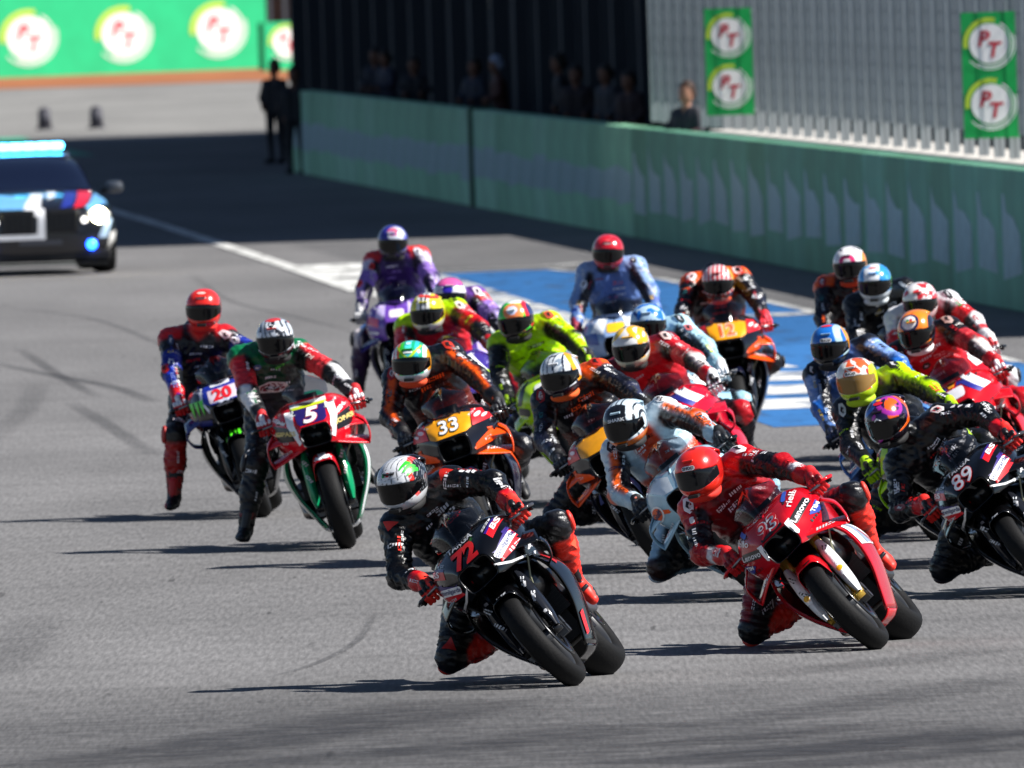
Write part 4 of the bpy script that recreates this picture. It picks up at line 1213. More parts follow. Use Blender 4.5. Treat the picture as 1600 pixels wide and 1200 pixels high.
def aprilia(num, nc, oc):
    p = mpoly([(.150, .905), (.235, .965), (.255, .925), (.165, .865)], 'red')
    p += mpoly([(.140, .915), (.225, .975), (.235, .965), (.150, .905)], '#2a1470')
    p += mpoly([(.105, .775), (.150, .790), (.26, .865), (.272, .80), (.235, .755), (.125, .735)], 'red', lift=.003)
    p += mpoly([(.120, .802), (.145, .805), (.255, .885), (.26, .865), (.150, .790)], '#2a1470', lift=.004)
    for s in (1, -1):
        p += [Rc(.140, .040, s * .186, .800, s * 26, '#f2f2f4', 'b', .006), T('stenilgarda', .032, s * .186, .800, s * 26, '#1c2a6a', 'b', .009, .008, 0, .92)]
        p += [T('BS', .032, s * .205, .925, s * 28, '#f4e6e6', 'b', .007, .03, .1, 1.3), T('sky', .036, s * .262, .725, s * 16, 'white', 'b', .005, .03)]
    if oc: p += [T(num, .100, -.003, .890, 0, oc, 'b', .006, .055, 0, 1.2), T(num, .088, -.003, .890, 0, nc, 'b', .010, .01, 0, 1.25)]
    else: p += [T(num, .100, -.003, .888, 0, nc, 'b', .008, .045, .1, 1.25)]
    p += [T('TARGA', .028, 0, .962, 0, 'white', 'b', .006, .02, .0, 1.35)]
    p += mpoly([(.098, .752), (.16, .715), (.21, .700), (.21, .690), (.155, .703), (.092, .742)], 'white', lift=.004)
    p += [Po([(.40, .655), (.34, .655), (.31, .58), (.35, .57)], '#a01018', 's', .004), Po([(.31, .30), (.25, .31), (.22, .20), (.27, .19)], '#e02028', 's', .006), Po([(.12, .66), (-.02, .68), (-.04, .60), (.10, .58)], '#d8dade', 's', .004)]
    p += [('panel', ('oval', .05, .35), (.0, .62), 40, '#e6e6ea', 's', .004), T('BK', .05, -.05, .36, -60, 'white', 's', .004), Rc(.05, .02, .02, .30, -60, 'red', 's', .004)]
    p += [Rc(.03, .012, .118, .50, 60, 'white'), Rc(.03, .014, .122, .58, 60, 'white'), Rc(.016, .016, .122, .40, 0, 'white')]
    return dict(base='black', wk='mono', prints=p, guard='#3a3a3e', arm='#50525a', fork='#1c1e24')

LV = {}
LV[1] = aprilia('72', '#e01818', None)
LV[3] = aprilia('89', '#e8e8ec', '#d81818')
def ducati_red():
    p = [Po([(-.13, .955), (.13, .955), (.115, .862), (.09, .847), (-.09, .847), (-.115, .862)], '#b80e1e')]
    for s in (1, -1):
        p += mpoly([(.085, .842), (.100, .75), (.120, .76), (.118, .85)], '#e8eaee', lift=.004) if s > 0 else []
        p += [Rc(.128, .048, s * .180, .842, s * 24, '#0a0a0c', 'b', .005, .006), T('Lenovo', .032, s * .180, .842, s * 24, 'white', 'b', .009, .015, 0, 1.0)]
        p += mpoly([(.200, .790), (.262, .838), (.268, .785), (.240, .770)], '#1c3a9a', lift=.005) if s > 0 else []
        p += [T('TIM', .022, s * .240, .805, s * 24, 'white', 'b', .009, .03, 0, 1.1), T('riello', .036, s * .185, .935, s * 42, '#f0e4e4', 'b', .006, .01)]
        p += [Rc(.05, .026, s * .152, .962, s * 60, '#3058b8', 'b', .006)]
    p += [T('93', .096, 0, .893, 0, '#f4f0f0', 'b', .006, .055, .12, 1.3), T('93', .086, 0, .893, 0, '#d81822', 'b', .010, -.004, .12, 1.38), T('GROUP', .020, 0, .972, 0, 'white', 'b', .007, .02, 0, 1.3)]
    p += [Rc(.15, .016, 0, .852, 0, '#16181c', 'b', .008)]
    p += [Rc(.05, .016, .02, .60, 0, '#16181c', 'b', .004)]
    p += mpoly([(.088, .60), (.135, .62), (.150, .52), (.146, .44), (.112, .43)], '#eef0f2', lift=.004)
    p += [('panel', ('oval', .015, 1.0), (s * .124, .47), 0, '#f0b414', 'b', .009) for s in (1, -1)]
    p += [Po([(.47, .64), (.22, .66), (.10, .56), (.16, .47), (.40, .50)], '#eceef2', 's', .004), Po([(.38, .655), (.30, .655), (.22, .49), (.30, .49)], '#8a9ab0', 's', .007), Po([(.31, .58), (.29, .58), (.18, .48), (.21, .48)], '#b40c1c', 's', .009), T('Lenovo', .05, -.05, .30, -70, 'white', 's', .006)]
    return dict(base='red', wk='box', prints=p, fork='#e8eaec', fender='red', guard='red', belly='red', nose='#b40c1c', side='#b40c1c', forkm='#c8a040', arm='#2c2c30')
LV[2] = ducati_red()
p = mpoly([(.02, .84), (.09, .85), (.20, .95), (.13, .99), (.02, .93)], '#e8f0f4') + mpoly([(.10, .76), (.26, .86), (.27, .83), (.11, .74)], '#f05a10', lift=.004)
p += [('panel', ('oval', .055, .9), (-.215, .80), 0, '#e8f0f4', 'b', .005), ('panel', ('oval', .042, .9), (-.215, .80), 0, '#f05a10', 'b', .008), T('Gulf', .036, -.215, .80, 0, '#141c50', 'b', .012, .03), T('Gulf', .036, .215, .80, 0, '#141c50', 'b', .012, .03)]
p += [Po([(.30, .64), (-.05, .64), (-.08, .56), (.30, .56)], '#f05a10', 's', .004)]
LV[4] = dict(base='#a6cbdd', wk='dual', prints=p, fork='black', fender='#9cc4da')
def ktm(num, nc, oc, nav='#12162c'):
    p = [Po([(-.15, .965), (-.08, .985), (0, .992), (.08, .985), (.15, .965), (.135, .862), (.10, .846), (-.10, .846), (-.135, .862)], '#f0a010', 'b', .004)]
    p += mpoly([(.155, .965), (.235, .945), (.262, .875), (.145, .865)], '#d8101e', lift=.004)
    for s in (1, -1):
        p += [('panel', ('oval', .022, .55), (s * .185, .922), s * 20, '#f4d8d8', 'b', .008), ('panel', ('oval', .018, .5), (s * .222, .905), s * 20, '#f4d8d8', 'b', .008)]
    if oc: p += [T(num, .094, 0, .910, 0, oc, 'b', .007, .055, 0, 1.2)]
    p += [T(num, .082, 0, .910, 0, nc, 'b', .011, .02, 0, 1.27)]
    p += mpoly([(.11, .74), (.27, .83), (.275, .80), (.25, .74), (.12, .715)], '#f05008', lift=.004)
    p += [Po([(.32, .64), (-.06, .66), (-.12, .50), (.10, .42)], '#f05008', 's', .004)]
    return dict(base=nav, wk='dual', wing='#f05008', prints=p, fender='#12162c', nose='#14151c', tank='#f05008', fork='#16161c', tail='#f05008', guard='black')
LV[6] = ktm('33', '#f4f4f4', '#18181a')
LV[14] = ktm('12', '#f06018', '#f4e8e0')
LV[5] = ktm('37', '#f06018', '#f4e8e0'); LV[21] = ktm('43', '#f06018', '#f4e8e0')
LV[5]['prints'] = [q for q in LV[5]['prints'] if q[0] != 'lettering']; LV[21]['prints'] = [q for q in LV[21]['prints'] if q[0] != 'lettering']
p = mpoly([(.10, .99), (.14, .99), (.24, .86), (.20, .85)], '#1a1c20') + [Rc(.10, .05, .20, .80, 30, '#1a1c20', 'b', .005), Rc(.10, .05, -.20, .80, -30, '#1a1c20', 'b', .005), Rc(.13, .07, 0, .90, 0, '#f4f4f0', 'b', .005)]
LV[7] = dict(base='#b8e800', wk='mono', prints=p, fork='#1a1c20', fender='#b8e800', belly='black')
p = [Rc(.20, .09, 0, .905, 0, '#4a3a9a', 'b', .004), Rc(.12, .05, 0, .915, 0, '#f0b0c8', 'b', .008)] + mpoly([(.13, .96), (.17, .97), (.24, .82), (.20, .80)], '#e8eaf0') + mpoly([(.19, .80), (.24, .82), (.26, .78), (.20, .75)], '#c8f000')
LV[8] = dict(base='#2a2e84', wk='mono', prints=p, nose='#3a2a80', wing='#c81020', fork='#1c1c24', fender='#c81020')
def pramac(d):
    p = mpoly([(.09, .985), (.14, .99), (.18, .88), (.10, .85)], '#c8b8e8') + mpoly([(.15, .87), (.25, .90), (.27, .84), (.16, .80)], '#d84a70', lift=.004)
    p += [Rc(.12, .06, 0, .90, 0, '#f0e0ec', 'b', .004), Rc(.08, .022, -.20, .76, -10, '#e8e4f0', 'b', .005), Rc(.08, .022, .20, .76, 10, '#e8e4f0', 'b', .005)]
    return dict(base=d, wk='box', prints=p, side='#1c1848', wing='#2a1c70', fender='#2a1c70', fork='#181828')
LV[9] = pramac('#5a3a9a'); LV[10] = pramac('#6a42a8')
p = [Rc(.20, .086, 0, .893, 0, '#d8c8d4', 'b', .004, .006), T('20', .078, -.0, .896, 0, '#e01c28', 'b', .009, .04, 0, 1.35), Rc(.14, .026, 0, .966, 0, '#e6e8f0', 'b', .005), Rc(.12, .024, 0, .845, 0, '#d6daec', 'b', .006)]
p += mpoly([(.128, .98), (.145, .985), (.165, .88), (.12, .79), (.105, .79), (.145, .88)], '#e4e6ee') + claws(-.195, .845, .105, 0) + claws(.195, .845, .105, 0) + claws(0, .605, .085, 0)
p += mpoly([(.12, .745), (.27, .775), (.275, .735), (.13, .71)], '#16226a')
p = [Po([(-.17, .98), (0, .99), (.17, .98), (.15, .87), (.10, .842), (-.10, .842), (-.15, .87)], '#1c2e9a', 'b', .003)] + p
LV[11] = dict(base='#0e0f14', wk='mono', prints=p, nose='#0a0b10', side='#0c0d12', wing='#16226a', fender='#0e0f14', fork='#181a20', tank='#1c2e9a')
p = mpoly([(.105, 1.00), (.165, 1.0), (.165, .86), (.118, .725), (.092, .745), (.120, .86)], '#eef0f2', lift=.006) + [Po([(.42, .60), (.30, .62), (.22, .20), (.28, .17)], '#e4e8ea', 's', .004)]
p += [Po([(-.105, .948), (.105, .948), (.098, .862), (.08, .847), (-.08, .847), (-.098, .862)], '#241860', 'b', .004), Po([(-.12, .966), (.12, .966), (.115, .950), (-.115, .950)], '#c8d820', 'b', .005), Po([(-.12, .986), (.12, .986), (.12, .966), (-.12, .966)], '#e8eaec', 'b', .005), T('5', .100, .0, .897, 0, '#e02030', 'b', .007, .055, .25, 1.5), T('5', .092, 0, .897, 0, '#f6f6f6', 'b', .011, .03, .25, 1.55)]
p += mpoly([(.135, .84), (.250, .885), (.276, .83), (.262, .775), (.125, .76)], '#0c0c0e', lift=.005)
for s in (1, -1): p += [T('GOPASS', .030, s * .20, .822, s * 10, '#d8c070', 'b', .009, .03, 0, 1.1), T('SENA', .026, s * .205, .90, s * 35, '#f4f0f0', 'b', .007, .03, 0, 1.2)]
p += [('panel', ('oval', .03, 1.0), (0, .642), 0, '#f2f2f4', 'b', .006), Rc(.10, .03, 0, .607, 0, '#e8ecf4', 'b', .006)]
LV[12] = dict(base='#0a7a50', wk='dual', prints=p, nose='#d01424', side='#0a7a50', wing='#d01424', fender='#d01424', fork='#0a8a58', belly='#d8dce0', tank='#e8e8ea')
p = mpoly([(.05, .99), (.12, .99), (.20, .88), (.10, .86)], '#eef2f6') + [Rc(.14, .07, 0, .90, 0, '#f0c020', 'b', .004)] + mpoly([(.15, .88), (.26, .86), (.27, .80), (.14, .78)], '#2a4a9a')
LV[13] = dict(base='#8aa4cc', wk='mono', prints=p, side='#2a3c6a', fender='#2a3c6a', fork='#16181e')
def honda(a):
    p = mpoly([(.07, .99), (.13, 1.0), (.24, .86), (.19, .85)], '#f0f2f6', lift=.005) + mpoly([(.03, .99), (.07, .99), (.19, .85), (.16, .84)], '#2a2e8a', lift=.004)
    p += [Rc(.15, .07, 0, .90, 0, '#f0f0f2', 'b', .004), Po([(-.03, .98), (.03, .98), (.02, .945), (-.02, .945)], '#f0a020', 'b', .006)]
    p += [T('HONDA', .05, .02, .62, -10, 'white', 's', .005, .03), T('HRC', .06, -.02, .50, -10, 'white', 's', .005, .04)]
    return dict(base=a, wk='mono', prints=p, fork='#18181c', fender=a)
LV[15] = honda('#c81430'); LV[19] = honda('#cc1420')
p = mpoly([(.10, .99), (.14, .99), (.25, .85), (.20, .84)], '#f0f4f6')
LV[16] = dict(base='#9cc8dc', wk='mono', prints=p, fork='#18181c')
p = mpoly([(.08, .99), (.13, 1.0), (.24, .86), (.18, .84)], '#e8f0f8') + [Rc(.14, .07, 0, .90, 0, '#f0f2f4', 'b', .004)]
LV[17] = dict(base='#5a8ac8', wk='dual', prints=p, side='#20305c', fork='#18181c')
LV[18] = dict(base='#15161a', wk='dual', prints=mpoly([(.10, .98), (.16, .97), (.25, .84), (.18, .83)], '#b8e800'), wing='#b8e800')
LV[20] = dict(base='#0e0f14', wk='mono', prints=claws(-.2, .85, .09, 0) + claws(.2, .85, .09, 0) + [Rc(.15, .06, 0, .90, 0, '#1c2e9a', 'b', .004)])
LV[22] = dict(base='#d01424', wk='mono', prints=mpoly([(.10, .98), (.16, .97), (.25, .84), (.18, .83)], '#f0f0f2') + [Rc(.15, .07, 0, .90, 0, '#f4f4f4', 'b', .004)])

# ------------------------------------------------------------------ leathers
camr = (0, -1, .25); upc = (.3, -.6, .8)
def badges(cols, n=3):
    out = []
    for i, c in enumerate(cols[:n]): out.append((('rect', .085, .026), 'chest', (-.03 + .07 * (i % 2), .03 + .036 * i), (0, 0, 0), 0, c))
    return out
SU = {}
SU[1] = dict(base='#0c0c0f', shin='fred', shin2='fred', knee='#18181c', glove='fred', knuckle='black', boot='fred', boot2='#18181c', slider='fred', elbowR='#0c0c0f', cuff='#c81420', chestlow='#0c0c0f',
    prints=[(('rect', .09, .030), 'chest', (.075, .05), (0, 0, 0), 8, '#b8bcc4'), (('rect', .10, .028), 'chest', (.085, .09), (0, 0, 0), 8, '#e8e8ec'), (('rect', .09, .028), 'chest', (.09, .13), (0, 0, 0), 8, '#c81420'), (('oval', .022, 1), 'chest', (-.06, .16), (0, 0, 0), 0, '#d8dce0'),
            (('poly', [(-.045, -.035), (.045, -.03), (0, .045)]), 'uarmL', .08, (-.1, -.8, .6), -60, '#d8281c'), (('rect', .03, .022), 'uarmL', .38, (0, -.6, .8), 0, 'white'), (('rect', .03, .022), 'uarmL', .53, (0, -.6, .8), 0, 'white'), (('rect', .03, .022), 'uarmL', .68, (0, -.6, .8), 0, 'white'), (('rect', .16, .010), 'uarmL', .5, (0, -.3, .95), 0, 'red'),
            (('poly', [(-.03, -.04), (.03, -.02), (-.01, .045)]), 'uarmR', .12, (-.3, -.9, .2), 0, '#d8281c'), (('rect', .13, .02), 'farmR', .5, (.5, -.8, 0), 0, '#e02818'), (('rect', .06, .03), 'farmL', .35, (0, -.7, .7), 0, '#e8e8ea'),
            (('poly', [(-.03, -.03), (.04, 0), (-.03, .03)]), 'shinL', .3, (.4, -.8, .4), 0, '#ff6040'), (('poly', [(-.03, -.04), (.04, 0), (-.03, .04)]), 'thighR', .93, (-.2, -1, 0), 60, '#c02018')])
SU[3] = dict(SU[1], shin='#0c0c0f', shin2='#0c0c0f', boot='#141418', slider='#3a1418', glove='#d82018', knuckle='#141418',
    prints=[(('rect', .08, .026), 'chest', (.07 + .02 * (i % 2), .035 + .038 * i), (0, 0, 0), 10, c) for i, c in enumerate(('#e8e8ec', '#c8ccd4', 'red', '#e8e8ec', '#b0b4bc'))] +
           [(('oval', .045, .8), 'uarmL', .10, (-.1, -.8, .6), 0, '#e8e0e0'), (('oval', .028, .8), 'uarmL', .10, (-.1, -.85, .6), 0, 'red')] + [(('rect', .03, .024), 'uarmL', .4 + .17 * i, (0, -.6, .8), 0, c) for i, c in enumerate(('white', '#e8e8ec', 'white'))] + [(('rect', .06, .02), 'farmL', .3, (0, -.7, .7), 10, 'white'), (('oval', .05, .5), 'farmR', .3, (-.2, -1, .2), 0, '#701a30'), (('rect', .06, .02), 'uarmR', .6, (-.2, -1, .2), 0, 'white')])
SU[2] = dict(base='#a80c16', inner='#101014', uarm='#b00e18', uarm2='#14141a', farm='#a80c16', farm2='#d8d8dc', shoulder='#c8121c', chestmid='#6a1018', chest='#9a1018', belly='#3a0c12', thigh='#8a0e14', shin='#f03424', shin2='#f03424', knee='#101014', glove='#c81018', knuckle='#7a0c14', boot='#f03424', boot2='#d82818', slider='#f04030', cuff='#c01018',
    prints=[(('rect', .08, .026), 'chest', (.05, .06), (0, 0, 0), 0, '#f0f0f2'), (('rect', .06, .022), 'chest', (-.07, .07), (0, 0, 0), 0, '#f0d8d8'), (('rect', .07, .03), 'chest', (-.02, .12), (0, 0, 0), 0, '#e8eaec'), (('oval', .06, .7), 'uarmL', .05, (-.1, -.7, .7), 0, '#f0f0f2'), (('rect', .05, .03), 'uarmL', .42, (0, -.6, .8), 0, '#f0f0f2'), (('rect', .05, .03), 'uarmL', .66, (0, -.6, .8), 0, '#e8eaee'), (('oval', .05, .8), 'uarmR', .1, (-.4, -.9, .3), 0, '#e8eaee'), (('rect', .04, .03), 'uarmR', .4, (-.4, -.9, .2), 0, '#d8dade'), (('rect', .05, .03), 'uarmR', .65, (-.4, -.9, .2), 0, '#e8eaee'), (('rect', .08, .04), 'farmR', .7, (-.4, -.9, .2), 0, '#d8c0c0')])
SU[4] = dict(stripe='#e8601c', base='#b8d2e0', inner='#141418', chestmid='#c43a10', chestlow='#c43a10', belly='#8fb0c4', uarm='#d0dee6', farm='#b0cede', shoulder='#ccdee8', elbow='#d84a14', thigh='#9cc0d8', shin='#a4c8dc', knee='#3a1c18', glove='#101014', knuckle='#2a2c30', boot='#141418', slider='#d8dce0', cuff='#b8d0dc',
    prints=[(('oval', .048, .75), 'uarmL', .02, (0, -.7, .7), 0, '#e8e8ea'), (('oval', .036, .75), 'uarmL', .02, (0, -.75, .7), 0, '#401814'), (('oval', .04, .9), 'uarmR', .08, (-.3, -1, .2), 0, '#2a1a20'), (('rect', .10, .018), 'uarmL', .55, (0, -.6, .8), 90, '#1c2a5a'), (('rect', .03, .04), 'farmL', .2, (0, -.6, .8), 0, '#1c2a3a'), (('rect', .08, .02), 'farmR', .5, (.2, -1, .2), 0, '#e85a14'), (('rect', .07, .03), 'chest', (-.05, .05), (0, 0, 0), 0, '#e8e8ea'), (('rect', .09, .022), 'uarmR', .55, (-.2, -1, .2), 90, '#2a3c5a'), (('rect', .16, .04), 'farmL', .45, (0, -.5, .8), 0, '#e85a14')])
def ktm_suit(**k):
    d = dict(base='#101118', shoulder='#14141c', uarm='#15161f', farm='#1a1c2a', stripe='#f05a10', thigh='#15161e', shin='#15161e', glove='#121214', knuckle='#3a3c40', boot='#101014', belly='#3a1408', chestlow='#5a1a0c', cuff='#141418',
             prints=[(('rect', .11, .03), 'chest', (.06, .07), (0, 0, 0), 0, '#f06018'), (('rect', .07, .03), 'chest', (-.03, .11), (0, 0, 0), 0, '#f06018'), (('rect', .09, .022), 'chest', (.07, .13), (0, 0, 0), 0, '#3a4a4e'), (('rect', .09, .022), 'chest', (-.08, .08), (0, 0, 0), 0, '#2c3a3e'), (('oval', .05, .75), 'uarmR', .08, (-.3, -1, .2), 0, '#a01c20'), (('oval', .032, .6), 'uarmR', .08, (-.3, -1.02, .2), 0, '#e0c0c0'), (('oval', .05, .75), 'uarmL', .05, (0, -.7, .7), 0, '#c83020'), (('rect', .04, .03), 'uarmL', .4, (0, -.6, .8), 0, '#c8ccd0'), (('rect', .05, .03), 'uarmR', .55, (-.3, -1, 0), 0, '#2a6a70')])
    d.update(k); return d
SU[6] = ktm_suit()
SU[5] = ktm_suit(farm='#2a2e48', stripe='#1a1c2a', shoulderL='#f05a10', prints=ktm_suit()['prints'] + [(('rect', .07, .024), 'farmR', .4, (-.2, -1, .2), 60, '#e8e8ec')])
SU[14] = ktm_suit(shoulder='#f05a10', stripe='#15161f', uarm='#15161f', farm='#1e2030', glove='#d81c28', knuckle='#e84050', boot='#181820', boot2='#e8d0d0', prints=ktm_suit()['prints'] + [(('rect', .06, .05), 'farmL', .2, (0, -1, .2), 60, '#e8e8ec'), (('rect', .05, .05), 'farmR', .2, (0, -1, .2), 60, '#e8e8ec'), (('oval', .05, .8), 'uarmL', .02, (0, -.9, .4), 0, '#f4e0e0'), (('oval', .05, .8), 'uarmR', .02, (0, -.9, .4), 0, '#f4e0e0')])
SU[21] = ktm_suit(shoulder='#f05a10', stripe='#15161f')
SU[7] = dict(uarmR='#15171a', farmR='#15171a', base='#1a1c1e', chest='#b4e000', shoulder='#b8e800', uarm='#b8e800', farm='#a8d000', belly='#2a3410', inner='#121214', thigh='#1a1c20', glove='#141418', knuckle='#a8d000', chestmid='#aad800', prints=[(('oval', .045, .8), 'uarmL', .1, (0, -.7, .7), 0, '#d86040'), (('rect', .12, .03), 'chest', (.05, .08), (0, 0, 0), 0, '#1c2010'), (('rect', .10, .03), 'chest', (.03, .13), (0, 0, 0), 0, '#1c2010'), (('rect', .12, .05), 'uarmR', .5, (-.2, -1, .2), 0, '#141418')])
SU[8] = dict(base='#b41420', shoulder='#b8e800', uarm='#d8404a', uarm2='#c8141c', farm='#14141a', inner='#121216', thigh='#1a1a20', chestmid='#c81820', glove='#141418', knuckle='#d8d8dc', prints=[(('oval', .05, .7), 'uarmL', .25, (0, -.6, .8), 0, '#f0d8d8'), (('rect', .06, .03), 'chest', (.03, .06), (0, 0, 0), 30, '#f0e0e0'), (('rect', .05, .04), 'uarmL', .02, (0, -.6, .8), 0, '#1a1c10')])
SU[9] = dict(base='#2a1c50', shoulder='#6a4098', uarm='#d84a48', uarm2='#9a7ac8', farm='#b8a4dc', chest='#4a2a70', inner='#16121e', thigh='#2a1c50', glove='#c8c8cc', prints=[(('oval', .05, .7), 'uarmL', .15, (0, -.6, .8), 0, '#f0e0e8'), (('rect', .10, .03), 'farmL', .5, (0, -.6, .8), 0, '#f0ecf4')])
SU[10] = dict(base='#241a48', chest='#34205a', chestmid='#2a1a4c', shoulder='#d83430', uarm='#c8c0d8', uarm2='#8a6ab8', farm='#a084c8', inner='#1a1428', belly='#241c50', thigh='#2a3a7a', thigh2='#3a6ab0', knee='#d8d0d4', shin='#2a1c40', shin2='#3a2048', glove='#9a9a9c', knuckle='#c8c8c8', boot='#1c1420', slider='#141018', prints=[(('oval', .04, .8), 'uarmR', .4, (0, -1, .2), 0, '#d83430'), (('oval', .05, .8), 'uarmL', .12, (0, -1, .3), 0, '#e8e4ea'), (('oval', .045, .8), 'farmR', .05, (-.5, -1, .1), 0, '#e03a38'), (('oval', .05, .8), 'thighR', .9, (0, -1, .2), 0, '#e0403c')])
SU[11] = dict(base='#0e0f14', shoulderR='#c01c24', shoulderL='#b81c24', uarm='#16181e', uarm2='#1c2c8a', farm='#1c34a8', inner='#0c0d12', thigh='#16181e', shin='#a01414', shin2='#a81814', knee='#14141a', glove='#c0141c', knuckle='#e4e4e8', boot='#101014', boot2='#c01c20', slider='#a81c18', cuff='#c81820', collar='#d82018', prints=[(('oval', .05, .8), 'uarmL', .25, (0, -1, .3), 0, '#e8d8dc'), (('oval', .05, .7), 'uarmL', .6, (0, -1, .3), 0, '#e8e8ee'), (('rect', .05, .05), 'uarmR', .85, (0, -1, .2), 0, '#e4e6ee'), (('rect', .05, .02), 'uarmR', .55, (0, -1, .2), 90, '#d8b820'), (('rect', .14, .03), 'farmR', .5, (0, -1, .2), 0, '#7a8cd0'), (('oval', .05, .8), 'farmR', .02, (-.5, -1, .1), 0, '#d82420'), (('oval', .045, .6), 'uarmR', .25, (0, -1, .2), 0, '#2a3a5a'), (('oval', .05, .6), 'thighR', .86, (0, -1, .2), 90, '#d8c8cc'), (('rect', .12, .05), 'shinR', .75, (0, -1, .1), 90, '#b01818')])
SU[12] = dict(base='#101214', yoke='#0c6a3c', chest='#0e1210', chestmid='#0c3a22', chestlow='#1c1418', shoulder='#0a6a40', uarm='#d01c28', uarm2='#d83038', farm='#e4e4e6', farm2='#e8e8ea', inner='#0f1012', thigh='#121316', shin='#101114', shin2='#16161a', knee='#141518', glove='#b81820', knuckle='#ececee', boot='#0e0f12', slider='#1a1a1e', cuff='#1a1a1e', prints=[(('oval', .11, .45), 'chest', (.0, .20), (0, 0, 0), 0, '#e0c8c0'), (('oval', .09, .4), 'chest', (.0, .20), (0.02, 0, 0), 0, '#8a2430'), (('rect', .02, .07), 'chest', (.0, .20), (0.03, 0, 0), 0, '#e8dcd0'), (('rect', .05, .03), 'uarmL', .1, (0, -1, .3), 60, '#e8ecea'), (('rect', .06, .03), 'uarmL', .5, (0, -1, .3), 0, '#f0e4d8'), (('oval', .03, .8), 'chest', (-.09, .05), (0, 0, 0), 0, '#3a5a8a'), (('rect', .07, .02), 'chest', (.06, .06), (0, 0, 0), 30, '#5ac83a'), (('rect', .09, .03), 'thighR', .5, (.2, -1, .1), 0, '#c8c8cc'), (('rect', .12, .05), 'shinR', .8, (0, -1, .1), 90, '#7a1418')])
SU[13] = dict(base='#5a7ab4', chest='#5c78b0', chestmid='#46609c', chestlow='#1c2238', uarm='#8ca8d4', farm='#7c98c8', farm2='#2a48a0', shoulder='#8ca8d4', inner='#14161e', belly='#20243a', thigh='#1e2238', glove='#7a1c30', knuckle='#9a2c40', prints=[(('oval', .035, .8), 'uarmL', .05, (0, -1, .4), 0, '#14161e'), (('oval', .05, .7), 'uarmR', .6, (0, -1, .2), 0, '#e4e8f0'), (('rect', .05, .03), 'farmL', .5, (0, -1, .2), 0, '#d8b040'), (('rect', .05, .03), 'farmR', .3, (0, -1, .2), 0, '#d8b040'), (('rect', .08, .03), 'chest', (.04, .08), (0, 0, 0), 0, '#c04a58')])
SU[15] = dict(shin='#16161c', base='#b01420', chestmid='#c41822', shoulder='#7a1020', uarm='#c81c28', uarm2='#d83a42', farm='#e0d8d6', farm2='#d8ccc8', inner='#101014', thigh='#1a1a20', belly='#6a0e16', glove='#e8e8ea', knuckle='#18181c', prints=[(('oval', .05, .7), 'uarmL', .12, (0, -.7, .7), 0, '#e8d0cc'), (('rect', .06, .03), 'uarmL', .6, (0, -.7, .7), 0, '#f0e8e8')])
SU[16] = dict(base='#9ac0d0', uarm='#a8d0de', farm='#a8d0de', shoulder='#a8ccd8', inner='#14161a', chest='#88b0c4', thigh='#1a1c24', glove='#d8dce0', prints=[(('oval', .05, .6), 'uarmL', .1, (0, -.7, .7), 0, '#2a3438'), (('oval', .04, .8), 'uarmL', .45, (0, -.7, .7), 0, '#d86a6a'), (('rect', .10, .03), 'farmL', .4, (0, -.7, .7), 0, '#c8e040')])
SU[17] = dict(base='#5a7cb8', chest='#5878b0', chestmid='#46619a', shoulder='#14161e', uarm='#7c9cd4', farm='#2060b8', inner='#12141c', belly='#1c2c54', thigh='#20305c', glove='#12141c', knuckle='#2a3450', prints=[(('oval', .05, .8), 'uarmR', .1, (-.3, -1, .2), 0, '#101218'), (('rect', .05, .03), 'uarmR', .35, (-.3, -1, .2), 0, '#c0c8d8'), (('rect', .05, .02), 'uarmR', .5, (-.3, -1, .2), 0, '#d0b030'), (('rect', .12, .02), 'farmR', .5, (-.5, -1, .2), 0, '#d8b830'), (('rect', .05, .03), 'farmR', .4, (.2, -1, .2), 0, '#9ab8e8'), (('rect', .09, .03), 'chest', (.05, .10), (0, 0, 0), 0, '#a8c0e0')])
SU[18] = dict(uarmR='#15171c', farmR='#1a1c22', shoulderR='#15171c', base='#14161a', uarm='#b8e400', farm='#b4e000', shoulder='#b8e800', inner='#121316', chest='#1a1c20', thigh='#1a1c20', glove='#a8d400', knuckle='#1a1c10', prints=[(('oval', .05, .8), 'uarmL', .05, (0, -.7, .7), 0, '#1c1e18'), (('rect', .09, .04), 'farmL', .4, (0, -.7, .7), 0, '#e05a30'), (('rect', .09, .03), 'chest', (-.06, .10), (0, 0, 0), 0, '#c8ccd0'), (('oval', .05, .6), 'uarmR', .2, (-.3, -1, .2), 0, '#c8ccd0'), (('oval', .05, .6), 'chest', (.05, .2), (0, 0, 0), 0, '#3a3c40')])
SU[19] = dict(base='#b81420', chestmid='#c81a24', chestlow='#8a1018', shoulder='#101014', uarm='#101014', uarm2='#c03038', farm='#d8d0cc', farm2='#e4dcd8', inner='#0e0e12', thigh='#c81420', glove='#b81420', knuckle='#ececee', prints=[(('oval', .05, .8), 'uarmL', .05, (0, -.7, .7), 0, '#b89890'), (('oval', .035, .8), 'uarmR', .1, (-.3, -1, .2), 0, '#d82018'), (('rect', .08, .03), 'chest', (.06, .10), (0, 0, 0), 0, '#e0a0a0'), (('oval', .03, 1), 'chest', (-.05, .13), (0, 0, 0), 0, '#3a3a30'), (('rect', .06, .03), 'chest', (.04, .05), (0, 0, 0), 30, '#e8dcdc')])
SU[20] = dict(base='#0f1014', prints=[(('rect', .07, .03), 'chest', (.08, .05), (0, 0, 0), 0, '#c8ccd4'), (('rect', .05, .03), 'chest', (-.04, .08), (0, 0, 0), 30, '#b89a20'), (('rect', .015, .08), 'chest', (.06, .13), (0, 0, 0), 0, '#3aa020'), (('rect', .015, .08), 'chest', (.03, .13), (0, 0, 0), 0, '#3aa020')])
